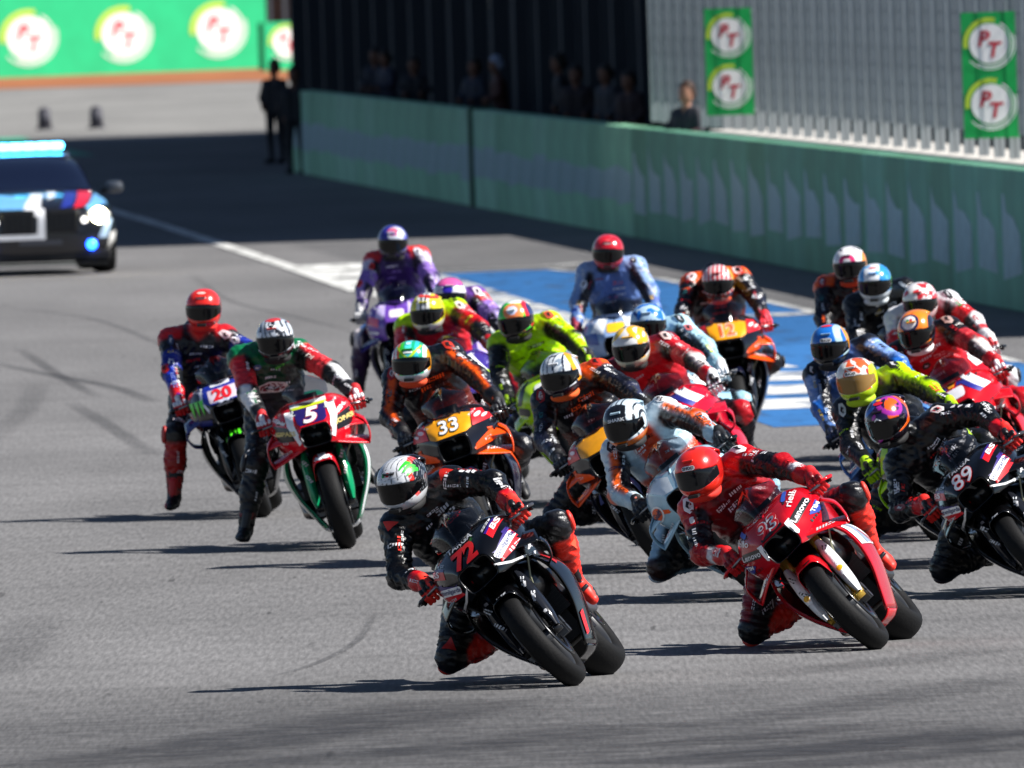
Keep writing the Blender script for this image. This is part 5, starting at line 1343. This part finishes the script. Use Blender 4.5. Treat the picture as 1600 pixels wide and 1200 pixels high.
SU[22] = dict(base='#c8c8cc', shoulder='#d8d8dc', uarm='#e8e8ea', uarm2='#d02028', farm='#e4e4e6', farm2='#c01c28', inner='#15151a', chest='#b01824', thigh='#1c1c22', glove='#e0dcdc', knuckle='#b8202a', prints=[(('oval', .05, .5), 'uarmL', .1, (0, -.7, .7), 0, '#18181c'), (('rect', .06, .03), 'uarmL', .5, (0, -.7, .7), 0, '#3a9a50'), (('rect', .06, .03), 'farmL', .2, (0, -.7, .7), 0, '#b81c24')])

# ------------------------------------------------------------------ helmets
SHOEI = [('panel', ('rect', .075, .026, .012), (0, -.005), 0, '#f2f2f2', 26, .003), ('lettering', ('text', 'SHOEI', .017, .03, 0, 1.05), (0, -.005), 0, '#141414', 26, .006)]
def AGV(y=0, z=.0): return [('panel', ('oval', .028, 1.0), (y, z), 0, '#f0f0f0', 40, .003), ('panel', ('poly', [(-.02, -.012), (-.004, -.012), (-.004, .012), (-.02, .012)]), (y, z), 0, '#1a9a50', 40, .006), ('panel', ('poly', [(.004, -.012), (.02, -.012), (.02, .012), (.004, .012)]), (y, z), 0, '#d02030', 40, .006)]
HE = {
 1: dict(rot=(24, 20, 6), ops=[('base', '#d4d6da'), ('stripes', (.15, .95, .25), 5.2, .25, .13, .22, '#16161a'), ('band', (-.25, .95, .1), .52, .70, '#e02c1c'), ('band', (-.25, .95, .1), .70, 1.0, '#16181a'), ('stripes', (.6, .2, .9), 6, .1, .10, .1, '#a8acb2'), ('low', -.40, '#d0d2d6')],
        prints=[('claw', ('poly', [(-.010, .032), (.012, .036), (.006, -.03), (0, -.04)]), (.062 + .018 * i, .05 - .012 * i), -18, '#2ac02e', 42, .004) for i in range(3)] + AGV(-.02, -.004), fin='#16161a'),
 2: dict(rot=(20, 14, 9), ops=[('base', '#e0281c'), ('noise', 6, 3, 1.25, '#f04a30'), ('low', -.38, '#e63020'), ('band', (0, 1, .3), .8, 1.1, '#b81c18')], prints=SHOEI + [('panel', ('rect', .045, .008), (0, .052), 0, '#3a1a18', 60, .004), ('panel', ('rect', .04, .008), (0, .068), 0, '#3a1a18', 60, .004)], fin='#d02018', roll='#d02818', visor='#14161a'),
 3: dict(rot=(18, 20, 10), ops=[('base', '#2a1448'), ('noise', 3, 5, .45, '#141624'), ('band', (.1, .9, .3), .55, .85, '#e05a10'), ('band', (.3, .5, .8), .80, .90, '#a02a9a'), ('band', (.3, -.5, .8), .88, .96, '#3a6ab8'), ('low', -.36, '#161018'), ('noise', 7, 8, 1.5, '#a82c98')], prints=[('panel', ('oval', .030, .45), (0, .045), 0, '#d82030', 45, .004), ('panel', ('oval', .016, .6), (0, .060), 0, '#f0a020', 50, .006), ('panel', ('poly', [(-.03, -.008), (0, .014), (.03, -.012), (.01, -.004), (-.004, .002)]), (-.005, -.008), 8, '#f0f0f4', 24, .004)], fin='#1a1224'),
 4: dict(rot=(18, 16, 10), ops=[('base', '#c8d8e2'), ('cap', (.9, 0, .35), 48, '#14161a'), ('stripes', (0, 1, 0), 4.2, .35, .28, '#1a1c20'), ('band', (0, 1, 0), .40, .62, '#dce6ec'), ('low', -.42, '#d86a1c')], prints=[('lettering', ('text', 'SHARK', .020, .03, 0, 1.25), (0, -.004), 0, '#e8eaec', 26, .004)], fin='#a8c4d4', roll='#18181c'),
 5: dict(rot=(14, 12, 8), ops=[('base', '#d0d6dc'), ('stripes', (.2, 1, .1), 3.4, .2, .22, .3, '#16223a'), ('noise', 8, 4, 1.1, '#8a98a8'), ('band', (-.3, .9, .3), .6, .85, '#f0a018'), ('low', -.36, '#2a1c28')], prints=[('panel', ('rect', .05, .008), (-.01, .06), 10, '#1a2030', 45, .004)], fin='#e8e8ea', roll='#e05a18'),
 6: dict(rot=(8, 6, 2), ops=[('base', '#e8ecee'), ('band', (0, 1, 0), -.62, .62, '#18a878'), ('band', (0, 1, 0), -.5, -.38, '#f05a20'), ('band', (0, 1, 0), -.62, -.5, '#f0e8e4'), ('band', (0, 1, 0), -.74, -.62, '#d83020'), ('band', (0, 1, 0), -.38, -.2, '#38c830'), ('band', (0, 1, 0), -.14, .14, '#50d0d0'), ('band', (0, 1, 0), .28, .45, '#30b8c8'), ('band', (0, 1, 0), .62, .78, '#e8eef0'), ('band', (0, 1, 0), .8, 1.01, '#e89a20'), ('v', .9, .28, .06, '#b8e820'), ('low', -.40, '#c8ccd0')], prints=[('panel', ('rect', .06, .016, .007), (0, .006), 0, '#e8f0ea', 30, .003), ('panel', ('rect', .03, .03), (0, .045), 0, '#a8e8ec', 45, .003)], fin='#38c830', roll='#d84a20'),
 7: dict(rot=(10, 12, 6), ops=[('base', '#38c83a'), ('band', (0, 1, 0), .30, .55, '#f0a040'), ('band', (-.1, .9, .3), .62, .80, '#d82030'), ('band', (-.1, .9, .3), .80, 1.05, '#2a2c60'), ('ring', (.75, .05, .65), 14, 26, '#f08a50'), ('cap', (.75, .05, .65), 14, '#c8d0e8'), ('band', (.9, 0, .2), .90, .945, '#f0702c'), ('band', (0, .1, 1), .93, 1.1, '#e8f0ea'), ('low', -.36, '#281c1c')], fin='#e8e8e8'),
 8: dict(rot=(10, 10, 4), ops=[('base', '#d8d020'), ('band', (0, 1, 0), -.34, .30, '#e8e8e4'), ('noise', 9, 2, 1.2, '#18181c'), ('band', (0, .2, 1), .84, .96, '#e03a28'), ('band', (0, 1, 0), -.16, .14, '#2a2c30'), ('band', (0, 1, 0), -.06, .06, '#dcdce0'), ('low', -.4, '#d8d4c0')], prints=[('panel', ('oval', .03, .4), (0, .05), 0, '#e84030', 45, .004)], fin='#e0d820'),
 9: dict(rot=(0, 8, 0), ops=[('base', '#e0dee4'), ('noise', 7, 6, 1.0, '#b8b4c4'), ('band', (0, 0, 1), .66, 1.1, '#d85a9a'), ('cap', (.8, -.1, .45), 15, '#3a2ab0'), ('band', (0, 0, 1), .62, .68, '#6a2a8a'), ('low', -.2, '#1a161e')], fin='#e0dee4'),
 10: dict(rot=(4, 10, 0), ops=[('base', '#2a2a8a'), ('cap', (.7, .35, .6), 34, '#c8ccd8'), ('cap', (.75, .1, .8), 18, '#c05a78'), ('noise', 8, 9, 1.3, '#5a5ac0'), ('low', -.36, '#22202e')], fin='#e0e0e8'),
 11: dict(rot=(6, 8, 0), ops=[('base', '#e02a20'), ('noise', 7, 3, 1.5, '#f05a48'), ('low', -.36, '#e02c20'), ('band', (0, 1, 0), .88, 1.1, '#901c18')], prints=[('panel', ('oval', .035, .3), (0, .012), 0, '#f4d8d4', 34, .004), ('panel', ('oval', .03, .4), (0, .034), 0, '#f4b8b0', 42, .004)], fin='#e0342a', roll='#d82018'),
 12: dict(rot=(6, 12, 4), ops=[('base', '#b4bcc6'), ('stripes', (.1, 1, .3), 4.0, .3, .3, .3, '#14161c'), ('noise', 6, 2, .7, '#e6e8ec'), ('noise', 7, 12, 1.0, '#20242c'), ('band', (0, 0, 1), .93, 1.1, '#c8342c'), ('low', -.36, '#14161a')], prints=[('panel', ('poly', [(-.035, .02), (-.02, -.02), (0, -.008), (.02, -.02), (.035, .02), (.012, .03), (-.012, .03)]), (0, .02), 0, '#e6e8ea', 32, .004), ('panel', ('poly', [(-.02, .02), (0, -.002), (.02, .02)]), (0, .024), 0, '#101214', 32, .007)], fin='#c83428'),
 13: dict(rot=(2, 8, -2), ops=[('base', '#c81c2c'), ('noise', 7, 4, 1.1, '#e04a50'), ('low', -.3, '#a82034'), ('band', (0, 1, 0), -1.1, -.8, '#1a6a3a')], prints=[('panel', ('oval', .035, .4), (0, .014), 0, '#e8b0b0', 32, .004)], fin='#a01828'),
 14: dict(rot=(4, 10, 2), ops=[('base', '#e4d8d8'), ('stripes', (0, 1, 0), 4.4, .06, .5, '#d01c28'), ('band', (-.4, 1, .2), .68, 1.1, '#f0a018'), ('band', (-.4, -1, .2), .75, 1.1, '#8a1420'), ('low', -.38, '#501c20')], fin='#c81c24', roll='#d04a20'),
 15: dict(rot=(8, 14, 6), ops=[('base', '#d8d8d8'), ('noise', 5, 6, .7, '#20242c'), ('band', (.2, .6, .8), .80, .95, '#f0b018'), ('band', (0, 1, 0), .45, .7, '#f0a818'), ('band', (.2, -.6, .8), .90, 1.1, '#f0c030'), ('low', -.36, '#c8c8b0')], fin='#e8b020'),
 16: dict(rot=(4, 10, 2), ops=[('base', '#a8c4dc'), ('noise', 6, 3, .2, '#2070c8'), ('noise', 8, 5, 1.2, '#103a8a'), ('low', -.2, '#7a94a8')], fin='#b8d4e8'),
 17: dict(rot=(10, 10, 4), ops=[('base', '#1c6ac0'), ('band', (.1, .9, .3), .55, .80, '#a8c4cc'), ('band', (-.3, .9, .3), .80, 1.1, '#e89a18'), ('band', (.1, -.9, .3), .78, 1.1, '#90a8a8'), ('low', -.36, '#15181e')], prints=SHOEI + [('panel', ('oval', .035, .4), (0, .06), 0, '#d82c30', 50, .004)], fin='#8ab0d0'),
 18: dict(rot=(14, 8, 8), ops=[('base', '#e4e4dc'), ('noise', 4, 8, .55, '#e05a28'), ('noise', 5, 3, .9, '#a83020'), ('stripes', (0, .7, .7), 3, .1, .16, '#f0f0ea'), ('band', (.9, 0, .25), .94, .99, '#d8e850'), ('band', (0, 1, 0), .75, 1.1, '#c8e020'), ('low', -.36, '#b8d820')], prints=SHOEI, fin='#e8e8e0', visor='#8a6a3a', roll='#a8c820'),
 19: dict(rot=(10, 16, 8), ops=[('base', '#f08018'), ('ring', (.72, -.12, .66), 20, 27, '#1c2050'), ('cap', (.72, -.12, .66), 20, '#f0ece6'), ('band', (0, 1, 0), .72, 1.1, '#181a2c'), ('noise', 6, 5, 1.4, '#d85a10'), ('low', -.36, '#18181c')], prints=AGV(-.012, .012), fin='#f0a030', roll='#e8e0e0'),
 20: dict(rot=(6, 12, 2), ops=[('base', '#e4e8ec'), ('band', (0, 1, 0), .32, 1.1, '#2a8ad0'), ('band', (0, 1, 0), -1.1, -.45, '#3a98d8'), ('noise', 5, 3, 1.0, '#58a8e0'), ('low', -.3, '#c8d0d6'), ('band', (0, 1, 0), .92, 1.1, '#3a9a3a')], prints=[('panel', ('oval', .03, .3), (0, .05), 0, '#d86a70', 42, .004)], fin='#2a8ad0', roll='#c8d0d4'),
 21: dict(rot=(8, 10, 4), ops=[('base', '#e4e2e4'), ('noise', 6, 11, .6, '#2a2428'), ('band', (.9, 0, .3), .86, .93, '#d83070'), ('band', (0, 1, 0), .75, 1.1, '#f0902c'), ('low', -.2, '#3a2024')], fin='#e8e8e8', roll='#c8401c'),
 22: dict(rot=(6, 12, 4), ops=[('base', '#e8e4e4'), ('noise', 5, 2, .15, '#c82c34'), ('noise', 8, 4, 1.2, '#f0e8e8'), ('low', -.3, '#c8a8a8')], fin='#d02830'),
}

# ------------------------------------------------------------------ the pack: helmet and tyre-contact pixels in the photograph, lean and heading
UP = (.08, 0.0, 1.47)
RD = {
 1: dict(kneepxR=((670, 985), -.06), helmet=(628, 755), contact=(907, 1071), lean=40, yaw=8, hl=(.16, 0, 0), h=.0085, hang=.12),
 2: dict(kneepxR=((1138, 965), -.06), helmet=(1092, 738), contact=(1381, 1014), lean=42, yaw=8, hl=(.16, 0, 0), h=.0085, hang=.13),
 3: dict(kneepxR=((1432, 865), -.06), helmet=(1386, 656), contact=(1668, 930), lean=40, yaw=9, hl=(.16, 0, 0), h=.0085),
 4: dict(kneepxR=((1012, 890), -.06), helmet=(977, 661), lean=38, yaw=10, hl=(.15, -.10, 1.38)),
 5: dict(helmet=(876, 586), lean=28, yaw=8, hl=(.13, -.08, 1.40)),
 6: dict(helmet=(643, 566), contact=(779, 880), lean=18, yaw=4, hl=(.12, 0, 0), hang=.05),
 7: dict(helmet=(806, 500), lean=24, yaw=8, hl=(.12, -.06, 1.42)),
 8: dict(helmet=(668, 488), lean=20, yaw=6, hl=(.13, -.06, 1.36)),
 9: dict(helmet=(703, 463), lean=14, yaw=4, hl=(.13, -.04, 1.36)),
 10: dict(helmet=(614, 378), lean=5, yaw=3, hl=UP, hang=.0, footR=((560, 605), -.1), kneepxR=((548, 545), .15)),
 11: dict(helmet=(318, 482), contact=(414, 808), lean=17, yaw=1, hl=(.06, 0, 0), hang=.20, footR=((272, 775), .12), kneepxR=((268, 722), .25)),
 12: dict(helmet=(430, 530), contact=(545, 857), lean=14, yaw=0, hl=(.06, 0, 0), hang=.24, footR=((384, 826), .14), kneepxR=((396, 742), .28)),
 13: dict(helmet=(950, 394), lean=6, yaw=2, hl=UP, hang=.0),
 14: dict(helmet=(1122, 442), contact=(1165, 702), lean=7, yaw=-2, hl=(.06, 0, 0), hang=.0),
 15: dict(helmet=(986, 542), lean=28, yaw=8, hl=(.13, -.08, 1.40), kneeL=(.7, .15, .4)),
 16: dict(helmet=(1013, 506), lean=20, yaw=6, hl=(.12, -.05, 1.40), kneeL=(.7, .15, .4)),
 17: dict(helmet=(1297, 540), lean=28, yaw=8, hl=(.10, -.08, 1.44)),
 18: dict(helmet=(1339, 594), lean=34, yaw=8, hl=(.12, -.09, 1.42)),
 19: dict(helmet=(1432, 517), lean=27, yaw=6, hl=(.12, -.07, 1.40)),
 20: dict(helmet=(1367, 442), lean=20, yaw=5, hl=(.10, -.05, 1.43)),
 21: dict(helmet=(1328, 414), lean=12, yaw=3, hl=(.08, -.03, 1.46)),
 22: dict(helmet=(1438, 472), lean=20, yaw=4, hl=(.12, -.05, 1.38)),
}
for k_ in (10, 11, 12):
    RD[k_]['toeR'] = (.9, -.25, -.35)
for k_ in range(4, 23): RD[k_].setdefault('kneeL', (.8, .10, .5))
for k_ in (13, 14, 16, 17, 20, 21): RD[k_].setdefault('kneeR', (.8, -.15, .5))
LB = {
 1: ('rider in black leathers with red boots and a white black-striped helmet, leading the pack', 'black racing motorcycle numbered 72 leaning hard at the front of the pack'),
 2: ('rider in red leathers with a plain bright red helmet, just behind the leader', 'red racing motorcycle numbered 93 with a white fork cover, leaning hard'),
 3: ('rider in black leathers with a purple and dark helmet at the right edge', 'black racing motorcycle numbered 89 cut off by the right frame edge'),
 4: ('rider in pale blue leathers with orange chest and a black and pale helmet', 'pale blue and orange racing motorcycle half hidden behind the red one numbered 93'),
 5: ('rider in dark leathers with one orange shoulder and a white and navy helmet', 'orange and dark racing motorcycle behind the pale blue one, hidden by the leader'),
 6: ('rider in black leathers with orange sleeve stripes and a green and turquoise helmet', 'orange racing motorcycle with number 33 on a yellow nose plate'),
 7: ('rider in fluorescent yellow leathers with a green and orange helmet', 'fluorescent yellow racing motorcycle behind the dark orange one'),
 8: ('rider in red leathers with yellow shoulders and a yellow helmet', 'blue and purple racing motorcycle behind the one numbered 33'),
 9: ('rider in purple leathers with a white and pink helmet, mostly hidden behind the yellow helmet', 'purple racing motorcycle mostly hidden behind the yellow-helmeted rider'),
 10: ('rider in purple leathers with red shoulders sitting upright, one leg hanging out', 'purple racing motorcycle at the back of the pack beside the white line'),
 11: ('rider with a red helmet and blue sleeves, one leg hanging out, leftmost of the pack', 'blue and black racing motorcycle with number 20, leftmost of the pack'),
 12: ('rider in green leathers with white sleeves, black boot held out over the track', 'green, red and white racing motorcycle with number 5 on its nose'),
 13: ('rider in silver blue leathers with a red helmet on the blue painted ground', 'silver blue racing motorcycle on the blue painted ground'),
 14: ('rider in dark leathers with orange shoulders and a red and white striped helmet', 'orange racing motorcycle ridden upright, number 12, front tyre on the blue paint edge'),
 15: ('rider in red leathers with white forearms and a yellow, white and black helmet', 'red racing motorcycle with white and navy stripes behind the pale blue one'),
 16: ('rider in pale blue leathers with a blue helmet, hidden behind the red rider', 'pale blue racing motorcycle almost hidden behind the red and navy one'),
 17: ('rider in sky blue leathers with a blue and white helmet, arm stretched down', 'sky blue and navy racing motorcycle right of centre'),
 18: ('rider with fluorescent yellow sleeves and a gold visor behind the purple helmet', 'black and fluorescent yellow racing motorcycle hidden by the one numbered 89'),
 19: ('rider in red leathers with white forearms and an orange helmet', 'red racing motorcycle with a white and navy stripe near the right edge'),
 20: ('rider in black leathers with a white and blue helmet near the green wall', 'black racing motorcycle hidden behind the riders at the right'),
 21: ('rider in dark leathers with orange shoulders and a white and pink helmet near the wall', 'orange racing motorcycle hidden at the back right of the pack'),
 22: ('rider with white and red sleeves and a red and white helmet behind the orange helmet', 'red and white racing motorcycle at the back right of the pack'),
}
for k_ in sorted(RD):
    R_ = RD[k_]; mw = place(R_)
    make_bike(mw, LV[k_], LB[k_][1])
    make_rider(mw, R_, SU[k_], HE[k_], LB[k_][0])
    fc = mw @ Vector((.7, 0, 0)); print('rider', k_, 'd=%.1f X=%.2f contact px=(%.0f,%.0f) head=%s' % (fc.y, fc.x, *project(fc), tuple(round(a, 2) for a in R_['head'])))
# ------------------------------------------------------------------ people by the wall
def standing(px, py_feet, z0, height, cols, label, turn=0.0, lean=0.0, depth=None, arms=0.3, pos=None, group='people at the pit wall'):
    G = Vector(pos) if pos is not None else on_plane_z(px, py_feet, z0)
    k = height / 1.78
    B = Body(.016)
    c, s_ = math.cos(turn), math.sin(turn)
    def P(x, y, z): z *= k; x, y = x * k, y * k + lean * max(z - .9, 0); return (x * c - y * s_, x * s_ + y * c, z)
    for s in (1, -1):
        B.cap('leg', P(s * .10, 0, .88), P(s * .11, .02, .48), .095, .065, .05).cap('leg', P(s * .11, .02, .48), P(s * .11, -.02, .10), .062, .045, .03)
        B.cap('shoe', P(s * .11, -.03, .05), P(s * .12, .16, .04), .05, .04, .02)
        B.cap('top', P(s * .08, 0, .95), P(s * .10, .0, 1.32), .115, .12, .06)
        B.cap('top', P(s * .06, 0, 1.42), P(s * .185, 0, 1.40), .07, .065, .04)
        el = P(s * (.24 + .05 * arms), .06 * arms, 1.12 + .05 * arms); hd = P(s * .16, .28 * arms, .92 + .18 * arms)
        B.cap('top', P(s * .19, 0, 1.40), el, .062, .05, .03).cap('sleeve', el, hd, .048, .036, .02)
        B.cap('skin', hd, tuple(np.array(hd) + (0, .03, -.07)), .038, .03, .015)
    B.cap('skin', P(0, 0, 1.44), P(0, .01, 1.56), .058, .055, .02).cap('skin', P(0, .015, 1.62), P(0, .01, 1.70), .088, .092, .02)
    B.cap('skin', P(0, .10, 1.63), P(0, .112, 1.615), .016, .018, .01)
    B.cap('hair', P(0, -.015, 1.735), P(0, -.045, 1.66), .100, .098, .01)
    B.build(wrinkle=.002)
    cc = np.zeros((len(B.V), 3))
    dflt = dict(leg='#15161c', shoe='#0c0c0e', top='#1a1c24', sleeve=cols.get('top', '#1a1c24'), skin='#6a4838', hair='#18120e')
    dflt.update(cols)
    for z in set(B.zone): cc[B.zone == z] = col(dflt[z])
    e = empty('person', Matrix.Translation(G), label, 'person', group)
    obj('body', mesh('figure', B.V, B.F, True, None, cc), e, [M_SKIN])
    return e
standing(433, 256, 0, 1.84, dict(top='#14161e', leg='#101118'), 'left of two people in dark clothes standing at the end of the green wall', turn=2.6, arms=.5, group='people standing at the wall end')
standing(464, 272, 0, 1.80, dict(top='#12141c', leg='#0e0f16'), 'right of two people in dark clothes standing at the end of the green wall', turn=2.9, arms=.2, group='people standing at the wall end')
def at_wall(px, H, cols, label, off=.75, turn=2.2, lean=.10, arms=1.0):
    ds = np.linspace(182, 328, 300)
    y = min(ds, key=lambda d: abs(project(wpt(d, off, 1.9))[0] - px))
    standing(0, 0, 0, H, cols, label, turn=turn, lean=lean, arms=arms, pos=wpt(y, off, .45 if off > 1.2 else .28) if True else None)
for px, H, cl, lb in (
    (502, 1.62, dict(top='#1a2030'), 'spectator in a grey blue top at the far end of the wall'),
    (608, 1.60, dict(top='#20263a'), 'spectator in a pale blue top leaning on the far part of the wall'),
    (648, 1.50, dict(top='#141820'), 'spectator in dark clothes second from the pale blue top'),
    (742, 1.55, dict(top='#1c2434'), 'spectator with dark round hair left of the dark wall post'),
    (782, 1.62, dict(top='#3a100a', hair='#8a94a8'), 'spectator in red with a white cap behind the dark wall post'),
    (880, 1.72, dict(top='#181a22'), 'taller spectator in dark clothes right of the white cap'),
    (900, 1.55, dict(top='#20141a'), 'shorter spectator in dark clothes beside the taller one'),
    (950, 1.60, dict(top='#2c2e36'), 'spectator with bushy dark hair and pale shirt on the wall'),
    (985, 1.52, dict(top='#240e12'), 'spectator in dark red nearest the start of the lit fence')):
    at_wall(px, H, cl, lb, off=1.35, lean=(px % 7) * .02, arms=.5 + (px % 5) * .2, turn=1.6 + (px % 11) * .14)
at_wall(1074, 1.70, dict(top='#2a2c34', sleeve='#3a2024', hair='#3a2418', skin='#b08068'), 'dark-clothed person in sunlight leaning over the wall beside a green banner', off=.41, turn=2.4, lean=0.0, arms=1.0)

# ------------------------------------------------------------------ safety car
cp = on_plane_z(62, 430); cyaw = -5.0
cmw = bike_matrix(cp, 0, cyaw); cmw.translation = Vector((cp.x, cp.y, 0)) - cmw.to_3x3() @ Vector((2.0, 0, 0))
car = empty('safety_car', cmw, 'dark racing safety car with white and blue stripes and a lit roof light bar', 'car')
CB = M('car_body', tloft([(2.42, .50, .60, .20), (2.38, .50, .80, .27), (2.22, .53, .90, .33), (1.8, .57, .945, .385), (1.0, .61, .95, .42), (0, .62, .945, .43), (-1.2, .65, .95, .45), (-2.0, .68, .93, .42), (-2.38, .68, .80, .34)], 40, 36, 3.3))
obj('car_shell', CB, car, [mat('paint', '#12141c', .3, 0, .8)])
cab = M('car_cabin', tloft([(1.00, .985, .74, .03), (.75, 1.04, .73, .09), (.30, 1.15, .70, .20), (-.10, 1.20, .66, .23), (-.9, 1.20, .64, .22), (-1.6, 1.10, .62, .14), (-2.0, 1.02, .6, .05)], 26, 28, 3.4))
obj('cabin_glass', cab, car, [mat('car_glass', '#0a1024', .06, 0, .6)])
obj('car_roof', M('car_roof', tloft([(.06, 1.415, .52, .02), (-.1, 1.43, .56, .022), (-.6, 1.435, .56, .022), (-1.1, 1.41, .52, .02)], 12, 18, 4)), car, [mat('paint', '#26345a', .3, 0, .8)])
lb_ = obj('light_bar', M('light_bar', box(-.62, -.34, -.52, .52, 1.47, 1.50), False), car, [M_DARK])
for i in range(6):
    obj('roof_lamp', M('roof_lamp', box(-.60, -.33, -.50 + i * .168, -.35 + i * .168, 1.503, 1.58), False), lb_, [mat('lamp_roof', '#80d8ff', .2, emit=('#48c0ff', 16.0))], bevel=.02)
CBV = BVHTree.FromPolygons([v.co.copy() for v in CB.vertices], [tuple(q.vertices) for q in CB.polygons])
def cd(nm, pts, c, lift=.006): return decal(nm, CBV, ('poly', pts), (3.2, 0, 0), (0, 1, 0), (0, 0, 1), c, car, off=lift + .012, maxlen=.05, depth=1.6, rough=.3)
cd('stripe', [(-.75, .80), (-.12, .80), (-.10, .93), (-.55, .985), (-.75, .95)], '#6aa8dc')
cd('stripe', [(-.22, .72), (-.02, .72), (.04, .90), (.10, .97), (-.05, .975), (-.16, .86)], '#e4e6ea', .009)
cd('stripe', [(.12, .90), (.22, .93), (.26, .99), (.14, .985)], '#d8dade', .009)
cd('stripe', [(.26, .80), (.40, .82), (.52, .985), (.36, .985)], '#26348a')
cd('stripe', [(.42, .80), (.55, .82), (.72, .975), (.54, .99)], '#d0203a')
cd('stripe', [(.56, .80), (.60, .78), (.92, .86), (.90, .93), (.74, .96)], '#6aa8dc')
cd('stripe', [(.80, .30), (.93, .34), (.93, .52), (.85, .50)], '#e0e0dc'); cd('stripe', [(.70, .44), (.80, .44), (.88, .66), (.80, .66)], '#b8d4ec')
cd('stripe', [(-.60, .44), (.06, .44), (.06, .50), (-.60, .50)], '#e4e6ea', .009); cd('stripe', [(-.04, .44), (.06, .44), (.06, .80), (-.02, .80)], '#e4e6ea', .010)
for a, b_ in ((-.48, -.05), (.07, .48)):
    g = obj('kidney_grille', M('kidney_grille', box(2.36, 2.44, a, b_, .50, .80), False), car, [matte('#060608', .4)], bevel=.04)
    for i in range(5): obj('grille_bar', M('grille_bar', box(2.441, 2.452, a + .06 + i * (b_ - a - .12) / 4 - .008, a + .06 + i * (b_ - a - .12) / 4 + .008, .53, .77), False), g, [matte('#1c1c20', .3)])
for s in (1, -1):
    q = on_plane_z(150, 335)
    hl_ = obj('headlight', M('headlight', shift(tloft([(-.06, 0, .15, .065), (.0, 0, .16, .07), (.05, 0, .12, .05), (.06, 0, .05, .02)], 8, 18, 2.6), (2.34, s * .70, .71))), car, [mat('head_glass', '#d8dcd8', .1)])
    obj('lamp', M('lamp', bar((2.37, s * .72, .71), (2.42, s * .72, .71), .095, .09, 16)), hl_, [mat('lamp_head', '#ffffe8', .2, emit=('#fff2c0', 40.0))])
    obj('lamp', M('lamp', bar((2.40, s * .54, .66), (2.43, s * .54, .66), .04, .035, 12)), hl_, [mat('lamp_day', '#e8e8e4', .2, emit=('#f4f0e8', 2.0))])
    obj('warning_lamp', M('warning_lamp', bar((2.36, s * .62, .36), (2.45, s * .62, .36), .065, .06, 14)), car, [mat('lamp_blue', '#2060ff', .2, emit=('#1850ff', 12.0))])
    mir_ = obj('wing_mirror', M('wing_mirror', shift(tloft([(-.06, 0, .09, .06), (0, 0, .11, .07), (.06, 0, .08, .05)], 8, 14, 3), (.72, s * 1.03, 1.03))), car, [mat('paint', '#3a4048', .3, 0, .8)])
    obj('mirror_arm', M('mirror_arm', bar((.72, s * .86, .97), (.72, s * .98, 1.01), .03, .025)), mir_, [M_DARK])
    for x in (1.45, -1.45):
        w_ = obj('wheel', M('rim', shift(wheel_rim(.25, .11, .12), (x, s * .82, .34))), car, [M_ALLOY])
        obj('tyre', M('tyre', shift(revolve(tyre_profile(.34, .14, .25), 40), (x, s * .82, .34))), w_, [M_RUB])
obj('front_bumper', M('front_bumper', box(1.9, 2.40, -.86, .86, .16, .30), False), car, [matte('#08080a', .5)], bevel=.03)
obj('splitter', M('splitter', box(2.0, 2.52, -.82, .82, .12, .145), False), car, [M_CARB])
obj('number_plate', M('number_plate', box(2.44, 2.46, -.26, .26, .37, .43), False), car, [matte('#3a3c44', .4)])
